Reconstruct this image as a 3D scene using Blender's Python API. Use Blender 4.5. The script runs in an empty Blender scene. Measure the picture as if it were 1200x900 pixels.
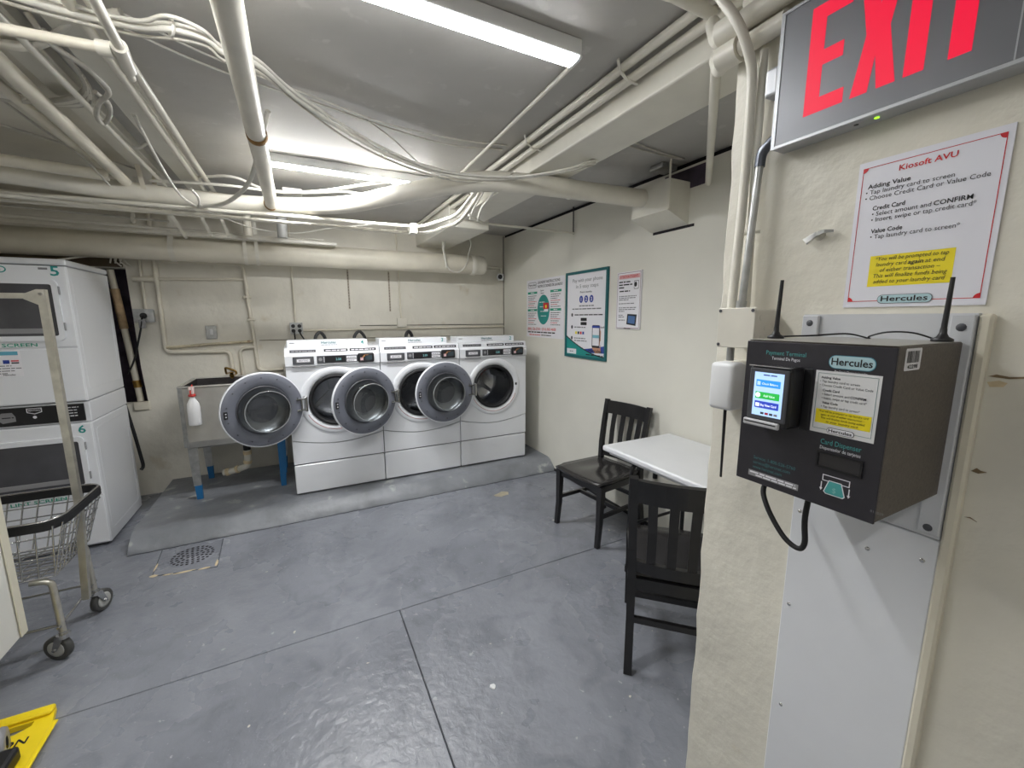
import bpy, bmesh, math, random
from mathutils import Vector as V, Matrix as M, noise as mnoise
random.seed(7)
scn = bpy.context.scene
COL = scn.collection

# ------------------------------------------------------------------ camera
def cam_axes(yaw, pitch, roll):
    f = V((math.sin(yaw) * math.cos(pitch), math.cos(yaw) * math.cos(pitch), math.sin(pitch)))
    r = V((math.cos(yaw), -math.sin(yaw), 0)); u = r.cross(f)
    return r * math.cos(roll) + u * math.sin(roll), -r * math.sin(roll) + u * math.cos(roll), f
_r, _u, _f = cam_axes(math.radians(27.118), math.radians(-9.103), math.radians(-0.146))
cd = bpy.data.cameras.new('camera'); cam = bpy.data.objects.new('camera', cd); COL.objects.link(cam)
cd.sensor_fit = 'HORIZONTAL'; cd.sensor_width = 36; cd.lens = 483.143 / 1200 * 36; cd.clip_start = 0.02
mw = M.Identity(4)
for i in range(3):
    mw[i][0] = _r[i]; mw[i][1] = _u[i]; mw[i][2] = -_f[i]; mw[i][3] = (0, 0, 1.5)[i]
cam.matrix_world = mw
scn.camera = cam

# ------------------------------------------------------------------ world, exposure
wd = bpy.data.worlds.new('world'); scn.world = wd; wd.use_nodes = True
wd.node_tree.nodes['Background'].inputs[0].default_value = (0.9, 0.95, 1, 1)
wd.node_tree.nodes['Background'].inputs[1].default_value = 0.3
scn.view_settings.view_transform = 'Standard'
scn.view_settings.look = 'None'
scn.view_settings.exposure = 1.38
scn.view_settings.gamma = 1.0
scn.view_settings.use_curve_mapping = False
scn.cycles.use_denoising = True
scn.cycles.max_bounces = 10
scn.cycles.diffuse_bounces = 6
scn.cycles.transparent_max_bounces = 12
scn.cycles.sample_clamp_indirect = 6
LAMP = 26.0        # radiance of the near fluorescent lens
LAMP_FAR = 80.0    # far lens radiance, raised to brighten the back of the room
LAMP_FILL = 22.0

# ------------------------------------------------------------------ materials
def lin(c):
    def f(x):
        x /= 255.0
        return x / 12.92 if x <= 0.04045 else ((x + 0.055) / 1.055) ** 2.4
    return (f(c[0]), f(c[1]), f(c[2]), 1)
MATS = {}
def mat(name, col, rough=0.5, metal=0.0, var=0.0, vscale=6.0, bump=0.0, bscale=40.0, spec=0.5,
        col2=None, c2lo=0.55, c2hi=0.7, c2scale=9.0, emis=None, estr=0.0, coat=0.0, detail=4.0):
    if name in MATS: return MATS[name]
    m = bpy.data.materials.new(name); m.use_nodes = True
    nt = m.node_tree; b = nt.nodes['Principled BSDF']
    b.inputs['Base Color'].default_value = lin(col)
    b.inputs['Roughness'].default_value = rough; b.inputs['Metallic'].default_value = metal
    b.inputs['Specular IOR Level'].default_value = spec
    if coat: b.inputs['Coat Weight'].default_value = coat; b.inputs['Coat Roughness'].default_value = 0.15
    tc = None
    def coord():
        nonlocal tc
        if tc is None: tc = nt.nodes.new('ShaderNodeTexCoord')
        return tc.outputs['Object']
    def noise(scale, det=detail):
        n = nt.nodes.new('ShaderNodeTexNoise'); n.inputs['Scale'].default_value = scale; n.inputs['Detail'].default_value = det
        nt.links.new(coord(), n.inputs['Vector']); return n
    src = None
    if var:
        n = noise(vscale)
        r = nt.nodes.new('ShaderNodeValToRGB')
        lo = [max(0, c * (1 - var)) for c in col]; hi = [min(255, c * (1 + var * 0.6)) for c in col]
        r.color_ramp.elements[0].position = 0.3; r.color_ramp.elements[1].position = 0.7
        r.color_ramp.elements[0].color = lin(lo); r.color_ramp.elements[1].color = lin(hi)
        nt.links.new(n.outputs['Fac'], r.inputs['Fac']); src = r.outputs['Color']
    if col2:
        n = noise(c2scale, 6)
        r = nt.nodes.new('ShaderNodeValToRGB')
        r.color_ramp.elements[0].position = c2lo; r.color_ramp.elements[1].position = c2hi
        r.color_ramp.elements[0].color = (0, 0, 0, 1); r.color_ramp.elements[1].color = (1, 1, 1, 1)
        nt.links.new(n.outputs['Fac'], r.inputs['Fac'])
        x = nt.nodes.new('ShaderNodeMix'); x.data_type = 'RGBA'
        nt.links.new(r.outputs['Color'], x.inputs[0])
        if src: nt.links.new(src, x.inputs[6])
        else: x.inputs[6].default_value = lin(col)
        x.inputs[7].default_value = lin(col2); src = x.outputs[2]
    if src: nt.links.new(src, b.inputs['Base Color'])
    if bump:
        n = noise(bscale, 5); bp = nt.nodes.new('ShaderNodeBump')
        bp.inputs['Strength'].default_value = bump; bp.inputs['Distance'].default_value = 0.01
        nt.links.new(n.outputs['Fac'], bp.inputs['Height']); nt.links.new(bp.outputs['Normal'], b.inputs['Normal'])
    if emis:
        b.inputs['Emission Color'].default_value = lin(emis); b.inputs['Emission Strength'].default_value = estr
    MATS[name] = m
    return m

def glass_mat(name, tint=(0.9, 0.93, 0.93), haze=0.0):
    m = bpy.data.materials.new(name); m.use_nodes = True; nt = m.node_tree
    for n in list(nt.nodes): nt.nodes.remove(n)
    out = nt.nodes.new('ShaderNodeOutputMaterial'); mx = nt.nodes.new('ShaderNodeMixShader')
    tr = nt.nodes.new('ShaderNodeBsdfTransparent'); gl = nt.nodes.new('ShaderNodeBsdfGlossy'); fr = nt.nodes.new('ShaderNodeFresnel')
    tr.inputs[0].default_value = (*tint, 1); gl.inputs['Roughness'].default_value = 0.04; fr.inputs[0].default_value = 1.65
    gl.inputs['Color'].default_value = (1, 1, 1, 1)
    nt.links.new(fr.outputs[0], mx.inputs[0]); nt.links.new(tr.outputs[0], mx.inputs[1]); nt.links.new(gl.outputs[0], mx.inputs[2])
    nt.links.new(mx.outputs[0], out.inputs[0]); MATS[name] = m
    return m

wall_m = mat('painted_plaster', (224, 221, 211), 0.55, var=0.035, vscale=2.0, bump=0.22, bscale=9)
rough_wall_m = mat('rough_painted_plaster', (222, 218, 206), 0.6, var=0.045, vscale=3.0, bump=0.5, bscale=12, col2=(200, 190, 168), c2lo=0.66, c2hi=0.8, c2scale=5)
sheet_m = mat('painted_sheet_wall', (224, 222, 212), 0.5, var=0.03, vscale=1.6, bump=0.06, bscale=6)
pillar_m = mat('pillar_plaster', (224, 220, 207), 0.5, var=0.05, vscale=3, bump=0.8, bscale=11, col2=(196, 180, 146), c2lo=0.66, c2hi=0.8, c2scale=4)
ceil_m = mat('ceiling_paint', (182, 180, 176), 0.55, spec=0.3, var=0.05, vscale=2.2, bump=0.3, bscale=7, col2=(190, 188, 184), c2lo=0.62, c2hi=0.68, c2scale=11)
beam_m = mat('beam_paint', (222, 219, 208), 0.45, var=0.03, bump=0.2, bscale=8)
pipe_m = mat('pipe_paint', (222, 218, 206), 0.36, var=0.05, vscale=5, bump=0.05, bscale=30)
pipe_cream_m = mat('pipe_paint_cream', (221, 215, 199), 0.4, var=0.06, vscale=4, bump=0.06, bscale=25)
cable_m = mat('painted_cable', (226, 223, 214), 0.45, var=0.05, vscale=20)
cable_grey_m = mat('painted_cable_grey', (188, 184, 174), 0.5, var=0.1, vscale=20)
white_m = mat('white_enamel', (228, 230, 234), 0.25, coat=0.3)
white_matte = mat('white_plastic', (224, 225, 226), 0.4)
lam_m = mat('white_laminate', (224, 226, 230), 0.3, var=0.012)
grey_panel_m = mat('door_grey', (110, 113, 123), 0.38, var=0.03)
dgrey_m = mat('dark_grey_plastic', (74, 75, 80), 0.4)
mgrey_m = mat('mid_grey_plastic', (140, 140, 142), 0.45)
black_m = mat('black_plastic', (26, 26, 29), 0.4)
rubber_m = mat('black_rubber', (24, 24, 26), 0.6)
dark_m = mat('dark_void', (22, 17, 24), 0.9)
purple_m = mat('dark_purple_fill', (72, 62, 76), 0.8, var=0.2, vscale=14)
wood_m = mat('raw_wood', (186, 160, 124), 0.7, var=0.15, vscale=20)
brownboard_m = mat('brown_board', (92, 80, 62), 0.8, var=0.15, vscale=10)
steel_m = mat('stainless_steel', (206, 204, 198), 0.36, 0.75, var=0.08, vscale=5, bump=0.04, bscale=30)
galv_m = mat('galvanized_steel', (182, 183, 182), 0.36, 0.8, var=0.1, vscale=30)
chrome_m = mat('chrome', (205, 205, 204), 0.18, 1.0)
nickel_m = mat('worn_nickel', (204, 201, 190), 0.34, 0.85, var=0.08, vscale=20)
brass_m = mat('brass', (186, 150, 84), 0.3, 1.0, var=0.1, vscale=20)
drum_m = mat('drum_steel', (176, 178, 182), 0.26, 1.0, var=0.06, vscale=12)
chair_m = mat('black_lacquer_wood', (29, 28, 29), 0.3, var=0.1, vscale=20, coat=0.2)
seat_m = mat('black_worn_seat', (46, 44, 44), 0.2, var=0.12, vscale=7, coat=0.3)
teal_m = mat('teal_print', (24, 142, 136), 0.5)
dteal_m = mat('dark_teal', (20, 96, 100), 0.45)
green_m = mat('green_print', (26, 150, 122), 0.5)
ink_m = mat('black_print', (26, 26, 30), 0.55)
gink_m = mat('grey_print', (120, 120, 124), 0.55)
blue_m = mat('blue_print', (38, 62, 150), 0.5)
red_m = mat('red_print', (202, 34, 44), 0.5)
paper_m = mat('paper', (232, 231, 236), 0.4)
yellow_m = mat('yellow_print', (238, 218, 28), 0.5)
sky_print_m = mat('sky_blue_print', (140, 196, 222), 0.5)
kiosk_m = mat('kiosk_front', (44, 42, 48), 0.42, var=0.05, vscale=60)
kiosk_side_m = mat('kiosk_powder_coat', (88, 80, 72), 0.5, var=0.12, vscale=180, bump=0.1, bscale=300)
plate_m = mat('zinc_plate', (206, 208, 212), 0.4, 0.15, var=0.04)
exit_m = mat('exit_aluminium', (126, 127, 132), 0.42, 0.4, var=0.03)
exitframe_m = mat('exit_frame', (186, 188, 192), 0.4, 0.4)
yplastic_m = mat('yellow_plastic', (240, 212, 30), 0.4, var=0.04)
blue_tape_m = mat('blue_tape', (30, 104, 158), 0.5)
bottle_m = mat('bottle_plastic', (232, 232, 232), 0.35)
rust_m = mat('rust', (150, 112, 60), 0.8, var=0.2, vscale=30)
chip_m = mat('plaster_chip', (214, 196, 160), 0.8, var=0.1, vscale=40)
glass_m = glass_mat('clear_glass')
dglass_m = mat('dark_glass', (78, 78, 82), 0.14, var=0.15, vscale=4)

def floor_material():
    m = bpy.data.materials.new('painted_concrete'); m.use_nodes = True; nt = m.node_tree; b = nt.nodes['Principled BSDF']
    tc = nt.nodes.new('ShaderNodeTexCoord')
    def noise(s, d=5, dist=0.0):
        n = nt.nodes.new('ShaderNodeTexNoise'); n.inputs['Scale'].default_value = s; n.inputs['Detail'].default_value = d
        n.inputs['Distortion'].default_value = dist; nt.links.new(tc.outputs['Object'], n.inputs['Vector']); return n.outputs['Fac']
    def ramp(inp, stops):
        r = nt.nodes.new('ShaderNodeValToRGB'); e = r.color_ramp.elements
        e[0].position, e[0].color = stops[0]; e[1].position, e[1].color = stops[1]
        for p, c in stops[2:]: q = e.new(p); q.color = c
        nt.links.new(inp, r.inputs['Fac']); return r.outputs['Color']
    def mix(f, a, c):
        x = nt.nodes.new('ShaderNodeMix'); x.data_type = 'RGBA'; nt.links.new(f, x.inputs[0]); nt.links.new(a, x.inputs[6]); x.inputs[7].default_value = lin(c); return x.outputs[2]
    bw = lambda p0, p1: [(p0, (0, 0, 0, 1)), (p1, (1, 1, 1, 1))]
    base = ramp(noise(1.7, 6, 0.3), [(0.3, lin((120, 123, 131))), (0.7, lin((140, 143, 151)))])
    base = mix(ramp(noise(6, 8, 1.0), bw(0.48, 0.95)), base, (96, 99, 107))
    base = mix(ramp(noise(34, 4, 0.4), bw(0.70, 0.74)), base, (168, 170, 174))
    base = mix(ramp(noise(16, 3, 0.2), bw(0.745, 0.765)), base, (206, 202, 190))
    base = mix(ramp(noise(70, 3, 0.0), bw(0.66, 0.75)), base, (150, 153, 160))
    nt.links.new(base, b.inputs['Base Color'])
    rr = ramp(noise(3, 5), [(0.3, (0.2,) * 3 + (1,)), (0.7, (0.36,) * 3 + (1,))])
    nt.links.new(rr, b.inputs['Roughness'])
    bp = nt.nodes.new('ShaderNodeBump'); bp.inputs['Strength'].default_value = 0.45; bp.inputs['Distance'].default_value = 0.01
    nt.links.new(noise(26, 8, 0.3), bp.inputs['Height']); nt.links.new(bp.outputs['Normal'], b.inputs['Normal'])
    return m
floor_m = floor_material()
plat_m = mat('worn_painted_concrete', (130, 133, 138), 0.42, var=0.14, vscale=4, bump=0.5, bscale=16, col2=(176, 178, 176), c2lo=0.62, c2hi=0.72, c2scale=8)
TUBE = (250, 251, 252)
lamp_m = mat('fluorescent_lens', (255, 255, 255), 0.5, emis=TUBE, estr=LAMP)
lamp_far_m = mat('fluorescent_lens_bright', (255, 255, 255), 0.5, emis=TUBE, estr=LAMP_FAR)
lamp_fill_m = mat('fill_light_lens', (255, 255, 255), 0.5, emis=TUBE, estr=LAMP_FILL)

# ------------------------------------------------------------------ mesh builder
def catmull(pts, k):
    pts = [V(p) for p in pts]
    if k <= 1 or len(pts) < 3: return pts
    P = [pts[0] * 2 - pts[1]] + pts + [pts[-1] * 2 - pts[-2]]
    out = []
    for i in range(1, len(P) - 2):
        a, b, c, d = P[i - 1:i + 3]
        for j in range(k):
            t = j / k
            out.append(0.5 * ((2 * b) + (c - a) * t + (2 * a - 5 * b + 4 * c - d) * t * t + (3 * b - a - 3 * c + d) * t ** 3))
    out.append(pts[-1])
    return out

def fillet(pts, r, k=5):
    """round the corners of a polyline"""
    pts = [V(p) for p in pts]; out = [pts[0]]
    for i in range(1, len(pts) - 1):
        a, b, c = pts[i - 1:i + 2]
        d1 = (a - b); d2 = (c - b); rr = min(r, d1.length * 0.45, d2.length * 0.45)
        p = b + d1.normalized() * rr; q = b + d2.normalized() * rr
        for j in range(k + 1):
            t = j / k; out.append(p * (1 - t) ** 2 + b * 2 * t * (1 - t) + q * t * t)
    out.append(pts[-1])
    return out

def circle2(cx, cy, r, n=32, ry=None):
    ry = r if ry is None else ry
    return [(cx + r * math.cos(2 * math.pi * i / n), cy + ry * math.sin(2 * math.pi * i / n)) for i in range(n)]

def rrect2(x0, y0, x1, y1, r, n=5):
    out = []
    for cx, cy, a0 in ((x1 - r, y1 - r, 0), (x0 + r, y1 - r, 90), (x0 + r, y0 + r, 180), (x1 - r, y0 + r, 270)):
        for i in range(n + 1):
            a = math.radians(a0 + 90 * i / n); out.append((cx + r * math.cos(a), cy + r * math.sin(a)))
    return out

XF = {}      # object name -> world matrix of its root

class MB:
    def __init__(s): s.v = []; s.f = []; s.sm = []
    def add(s, vs, fs, smooth=False):
        o = len(s.v); s.v += [V(p) for p in vs]
        for f in fs: s.f.append([i + o for i in f]); s.sm.append(smooth)
        return s
    def box(s, x0, x1, y0, y1, z0, z1):
        return s.add([(x, y, z) for x in (x0, x1) for y in (y0, y1) for z in (z0, z1)],
                     [(0, 1, 3, 2), (4, 6, 7, 5), (0, 4, 5, 1), (2, 3, 7, 6), (0, 2, 6, 4), (1, 5, 7, 3)])
    def frombm(s, bm, smooth=False, mtx=None):
        bm.verts.ensure_lookup_table(); bm.verts.index_update()
        s.add([(mtx @ v.co if mtx else v.co.copy()) for v in bm.verts], [[v.index for v in f.verts] for f in bm.faces], smooth); bm.free(); return s
    def rbox(s, x0, x1, y0, y1, z0, z1, r=0.01, seg=2, smooth=False, mtx=None):
        bm = bmesh.new(); bmesh.ops.create_cube(bm, size=1)
        for v in bm.verts: v.co = V(((x0 + x1) / 2 + v.co.x * (x1 - x0), (y0 + y1) / 2 + v.co.y * (y1 - y0), (z0 + z1) / 2 + v.co.z * (z1 - z0)))
        r = min(r, (x1 - x0) * .49, (y1 - y0) * .49, (z1 - z0) * .49)
        bmesh.ops.bevel(bm, geom=bm.edges[:], offset=r, segments=seg, profile=0.5, affect='EDGES')
        return s.frombm(bm, smooth, mtx)
    def cyl(s, p0, p1, r, n=14, r2=None, caps=True):
        p0, p1 = V(p0), V(p1); d = (p1 - p0).normalized(); r2 = r if r2 is None else r2
        a = d.orthogonal().normalized(); b = d.cross(a)
        vs = []
        for p, q in ((p0, r), (p1, r2)):
            for i in range(n):
                t = 2 * math.pi * i / n; vs.append(p + (a * math.cos(t) + b * math.sin(t)) * q)
        s.add(vs, [(i, (i + 1) % n, n + (i + 1) % n, n + i) for i in range(n)], True)
        if caps:
            s.add(vs[:n], [tuple(range(n))[::-1]]); s.add(vs[n:], [tuple(range(n))])
        return s
    def tube(s, pts, r, n=8, k=1, taper=None, flat=None):
        P = catmull(pts, k); m = len(P)
        t0 = (P[1] - P[0]).normalized(); a = t0.orthogonal().normalized()
        if flat: a = (V(flat) - t0 * t0.dot(V(flat))).normalized()
        vs = []
        for i, p in enumerate(P):
            t = (P[min(i + 1, m - 1)] - P[max(i - 1, 0)])
            t = t.normalized() if t.length > 1e-9 else t0
            a = (a - t * a.dot(t)); a = a.normalized() if a.length > 1e-6 else t.orthogonal().normalized()
            b = t.cross(a); rr = r if taper is None else r * (1 + (taper - 1) * i / (m - 1))
            for j in range(n):
                w = 2 * math.pi * j / n; vs.append(p + (a * math.cos(w) + b * math.sin(w)) * rr)
        s.add(vs, [(i * n + j, i * n + (j + 1) % n, (i + 1) * n + (j + 1) % n, (i + 1) * n + j) for i in range(m - 1) for j in range(n)], True)
        s.add(vs[:n], [tuple(range(n))[::-1]]); s.add(vs[-n:], [tuple(range(n))])
        return s
    def bar(s, pts, w, h, up=(0, 0, 1), w2=None, h2=None):
        """rectangular section swept along pts; w across, h along up"""
        P = [V(p) for p in pts]; m = len(P); vs = []
        for i, p in enumerate(P):
            t = (P[min(i + 1, m - 1)] - P[max(i - 1, 0)]).normalized()
            u = V(up); u = (u - t * u.dot(t)).normalized(); a = t.cross(u)
            f = i / (m - 1); ww = w if w2 is None else w + (w2 - w) * f; hh = h if h2 is None else h + (h2 - h) * f
            for x, y in ((-1, -1), (1, -1), (1, 1), (-1, 1)): vs.append(p + a * x * ww / 2 + u * y * hh / 2)
        fs = [(i * 4 + j, i * 4 + (j + 1) % 4, i * 4 + 4 + (j + 1) % 4, i * 4 + 4 + j) for i in range(m - 1) for j in range(4)]
        return s.add(vs, fs + [(3, 2, 1, 0), tuple(range(4 * m - 4, 4 * m))])
    def lathe(s, prof, O, A, n=40, ref=None, smooth=True):
        O, A = V(O), V(A).normalized(); a = V(ref) if ref else A.orthogonal().normalized(); b = A.cross(a)
        vs = []; rings = []
        for r, h in prof:
            if r < 1e-6: rings.append([len(vs)]); vs.append(O + A * h)
            else:
                rings.append(list(range(len(vs), len(vs) + n)))
                for i in range(n): t = 2 * math.pi * i / n; vs.append(O + A * h + (a * math.cos(t) + b * math.sin(t)) * r)
        fs = []
        for p, q in zip(rings, rings[1:]):
            for i in range(n):
                j = (i + 1) % n
                if len(p) == 1 and len(q) == 1: continue
                if len(p) == 1: fs.append((p[0], q[j], q[i]))
                elif len(q) == 1: fs.append((p[i], p[j], q[0]))
                else: fs.append((p[i], p[j], q[j], q[i]))
        return s.add(vs, fs, smooth)
    def plate(s, outer, holes, O, U, W, N, t):
        """flat plate with holes; outer/holes in (u,w); front face at O, thickness t along -N"""
        O, U, W, N = V(O), V(U), V(W), V(N)
        bm = bmesh.new()
        for lp in [outer] + list(holes):
            vs = [bm.verts.new(O + U * p[0] + W * p[1]) for p in lp]
            for i in range(len(vs)): bm.edges.new((vs[i], vs[(i + 1) % len(vs)]))
        bmesh.ops.triangle_fill(bm, use_beauty=True, use_dissolve=False, edges=bm.edges[:])
        if t:
            r = bmesh.ops.extrude_face_region(bm, geom=bm.faces[:])
            for v in [g for g in r['geom'] if isinstance(g, bmesh.types.BMVert)]: v.co -= N * t
            bmesh.ops.recalc_face_normals(bm, faces=bm.faces[:])
        return s.frombm(bm)
    def prism(s, loop, vec):
        n = len(loop); L = [V(p) for p in loop]; vec = V(vec)
        return s.add(L + [p + vec for p in L], [tuple(range(n))[::-1], tuple(range(n, 2 * n))] + [(i, (i + 1) % n, n + (i + 1) % n, n + i) for i in range(n)])
    def xform(s, mtx):
        s.v = [mtx @ p for p in s.v]; return s
    def build(s, name, m, parent=None, label=None, cat=None, group=None, kind=None, autosm=None):
        me = bpy.data.meshes.new(name)
        vs = s.v
        loc = V((0, 0, 0))
        if parent is not None:
            im = XF[parent.name].inverted(); vs = [im @ p for p in vs]
        else:
            lo = [min(p[i] for p in vs) for i in range(3)]; hi = [max(p[i] for p in vs) for i in range(3)]
            loc = V(((lo[0] + hi[0]) / 2, (lo[1] + hi[1]) / 2, lo[2])); vs = [p - loc for p in vs]
        me.from_pydata([tuple(p) for p in vs], [], s.f)
        me.polygons.foreach_set('use_smooth', s.sm)
        me.materials.append(m)
        bm = bmesh.new(); bm.from_mesh(me)
        bmesh.ops.recalc_face_normals(bm, faces=bm.faces[:]); bm.to_mesh(me); bm.free()
        me.update()
        o = bpy.data.objects.new(name, me); COL.objects.link(o)
        if parent is not None: o.parent = parent; XF[o.name] = XF[parent.name]
        else: o.location = loc; XF[o.name] = M.Translation(loc)
        tag(o, label, cat, group, kind)
        return o

def tag(o, label=None, cat=None, group=None, kind=None):
    if label: o['label'] = label
    if cat: o['category'] = cat
    if group: o['group'] = group
    if kind: o['kind'] = kind
def thing(name, label, cat, loc=(0, 0, 0), rotz=0.0, group=None, kind=None):
    o = bpy.data.objects.new(name, None); COL.objects.link(o)
    o.empty_display_size = 0.05
    o.location = loc; o.rotation_euler = (0, 0, rotz)
    XF[o.name] = M.Translation(V(loc)) @ M.Rotation(rotz, 4, 'Z')
    tag(o, label, cat, group, kind); return o
def struct(mb, name, m, label=None):
    return mb.build(name, m, kind='structure', label=label)
def dup(root, loc, rotz, label):
    r = root.copy(); COL.objects.link(r); r.location = loc; r.rotation_euler = (0, 0, rotz); r['label'] = label
    XF[r.name] = M.Translation(V(loc)) @ M.Rotation(rotz, 4, 'Z')
    for ch in list(root.children):
        c = ch.copy(); COL.objects.link(c); c.parent = r; XF[c.name] = XF[r.name]
        for g in list(ch.children):
            d = g.copy(); COL.objects.link(d); d.parent = c; XF[d.name] = XF[r.name]
    return r

# ------------------------------------------------------------------ flat print
_TC = {}
def text_geo(s, bold):
    k = (s, bold)
    if k in _TC: return _TC[k]
    cu = bpy.data.curves.new('tmp', 'FONT'); cu.body = s; cu.size = 1; cu.resolution_u = 2
    cu.offset = 0.016 if bold else 0.0
    ob = bpy.data.objects.new('tmp', cu); COL.objects.link(ob)
    dg = bpy.context.evaluated_depsgraph_get(); dg.update()
    ev = ob.evaluated_get(dg); me = ev.to_mesh()
    vs = [(v.co.x, v.co.y) for v in me.vertices]; fs = [tuple(p.vertices) for p in me.polygons]
    ev.to_mesh_clear(); bpy.data.objects.remove(ob); bpy.data.curves.remove(cu)
    _TC[k] = (vs, fs); return _TC[k]

SEPARATE = {'label_strip', 'green_header', 'blue_badge', 'step_dot', 'store_badge', 'card_icon', 'screen_button', 'price_sticker', 'sticker_block', 'icon_arrow', 'red_corner', 'screen_icon', 'screen_card_icon', 'reader_print'}
class Sheet:
    """flat print on a surface; u to the right, w upwards, N out of the surface"""
    def __init__(s, O, U, W, N): s.O, s.U, s.W, s.N = V(O), V(U).normalized(), V(W).normalized(), V(N).normalized(); s.g = {}
    def mb(s, part, m): return s.g.setdefault((part, m.name), MB())
    def P(s, u, w, h=0.0): return s.O + s.U * u + s.W * w + s.N * h
    def poly(s, part, m, pts, h=0.0006):
        k = part
        if part in SEPARATE: s.n = getattr(s, 'n', 0) + 1; k = part + '#%d' % s.n
        s.mb(k, m).add([s.P(u, w, h) for u, w in pts], [tuple(range(len(pts)))])
    def rect(s, part, m, u0, w0, u1, w1, h=0.0006): s.poly(part, m, [(u0, w0), (u1, w0), (u1, w1), (u0, w1)], h)
    def rrect(s, part, m, u0, w0, u1, w1, r, h=0.0006): s.poly(part, m, rrect2(u0, w0, u1, w1, r), h)
    def ell(s, part, m, cu, cw, ru, rw, h=0.0006, n=28): s.poly(part, m, circle2(cu, cw, ru, n, rw), h)
    def frame(s, part, m, u0, w0, u1, w1, t, h=0.0006):
        s.rect(part, m, u0, w0, u1, w0 + t, h); s.rect(part, m, u0, w1 - t, u1, w1, h)
        s.rect(part, m, u0, w0 + t, u0 + t, w1 - t, h); s.rect(part, m, u1 - t, w0 + t, u1, w1 - t, h)
    def text(s, part, m, st, u, w, cap, width=None, align='l', bold=False, shear=0.0, h=0.0010):
        """w = baseline, cap = capital height, width = fitted width"""
        vs, fs = text_geo(st, bold)
        if not vs: return
        x0 = min(p[0] for p in vs); x1 = max(p[0] for p in vs); sy = cap / 0.69
        sx = sy if width is None else width / max(x1 - x0, 1e-6)
        wd_ = (x1 - x0) * sx; off = u - (0 if align == 'l' else wd_ / 2 if align == 'c' else wd_)
        s.mb(part, m).add([s.P(off + (x - x0) * sx + y * sy * shear, w + y * sy, h) for x, y in vs], fs)
    def dashes(s, part, m, u, w, width, t, h=0.0008, seed=None):
        """an illegible small line of print"""
        rnd = random.Random(seed if seed is not None else round(u * 991 + w * 7717 + width * 313, 4)); x = 0
        while x < width:
            l = min(rnd.uniform(2.2, 7) * t, width - x)
            s.rect(part, m, u + x, w, u + x + l, w + t, h); x += l + t * 0.8
    def build(s, parent):
        for (part, mn), b in s.g.items():
            part = part.split('#')[0]
            fine = any(w in part for w in ('print', 'lettering', 'line', 'barcode', 'heading', 'title', 'border', 'label', 'number', 'slot', 'hand', 'digits', 'subtitle'))
            b.build(part, MATS[mn], parent, kind='stuff' if fine and part not in SEPARATE else None)
# ================================================================== SETTING
XR, YB, ZC, XP = 2.165, 4.435, 2.43, 1.04
XL, YF = -2.7, -1.7
# floor: painted slabs with open joints
fl = struct(MB().box(XL, 2.6, YF, 4.9, -0.2, -0.012), 'floor', mat('joint_dirt', (64, 66, 72), 0.8, var=0.15))
g = 0.0022
for x0, x1, y0, y1 in ((XL, 2.6, 1.99 + g, 4.9), (XL, 0.358 - g, YF, 1.99 - g), (0.358 + g, 2.6, YF, 1.99 - g)):
    MB().rbox(x0, x1, y0, y1, -0.05, 0.0, 0.002, 1).build('slab', floor_m, fl)

# back wall with the dark hole behind the dryers
wb = MB().plate([(XL, 0), (2.6, 0), (2.6, ZC + .1), (XL, ZC + .1)], [[(-2.5, .80), (-1.175, .80), (-1.19, 1.1), (-1.198, 1.9), (-2.5, 1.9)]],
                (0, YB, 0), (1, 0, 0), (0, 0, 1), (0, -1, 0), 0.12)
wall_back = struct(wb, 'wall_back', rough_wall_m)
struct(MB().box(XL, 0.5, YB + .33, YB + .4, 0, ZC), 'wall_cavity', purple_m)
struct(MB().box(XR, XR + .12, 0.7, 4.6, 0, 2.40), 'wall_right', sheet_m)
struct(MB().box(XR + .02, XR + .14, 0.7, 4.6, 2.40, ZC), 'trim_1', dark_m)          # dark gap over the sheet wall
# near wall: the pillar face with its ragged edge
pts = [(XP, YF)]
mb = MB(); n = 34; edge = []
rnd = random.Random(3)
for i in range(n + 1): edge.append(0.777 + (rnd.uniform(-.004, .004) if 0 < i < n else 0))
zs = [ZC * i / n for i in range(n + 1)]
mb.add([(XP, YF, z) for z in zs] + [(XP, e - .012, z) for e, z in zip(edge, zs)] + [(XP + .014, e, z) for e, z in zip(edge, zs)] + [(2.6, e, z) for e, z in zip(edge, zs)],
       [(k * (n + 1) + i, k * (n + 1) + i + 1, (k + 1) * (n + 1) + i + 1, (k + 1) * (n + 1) + i) for k in range(3) for i in range(n)])
mb.add([(XP, YF, 0), (2.6, YF, 0), (2.6, YF, ZC), (XP, YF, ZC)], [(0, 1, 2, 3)])
struct(mb, 'wall_near_right', pillar_m)
struct(MB().box(XL - .1, XL, YF, 4.9, 0, ZC), 'wall_left', wall_m)
struct(MB().box(XL, 2.6, YF - .1, YF, 0, ZC), 'wall_front', wall_m)
struct(MB().box(XL - .1, 2.7, YF - .1, 4.9, ZC, ZC + .12), 'ceiling', ceil_m)
# beam and the lower box at its far end
struct(MB().rbox(1.21, 1.46, 0.4, 4.43, 2.30, ZC + .02, .008, 2), 'ceiling_beam', beam_m)
struct(MB().rbox(1.15, 1.50, 3.35, 4.43, 2.235, ZC + .02, .006, 1), 'ceiling_soffit', beam_m)
struct(MB().box(XR - .012, XR, .78, 4.43, 0, .022), 'baseboard_right', black_m)

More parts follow.
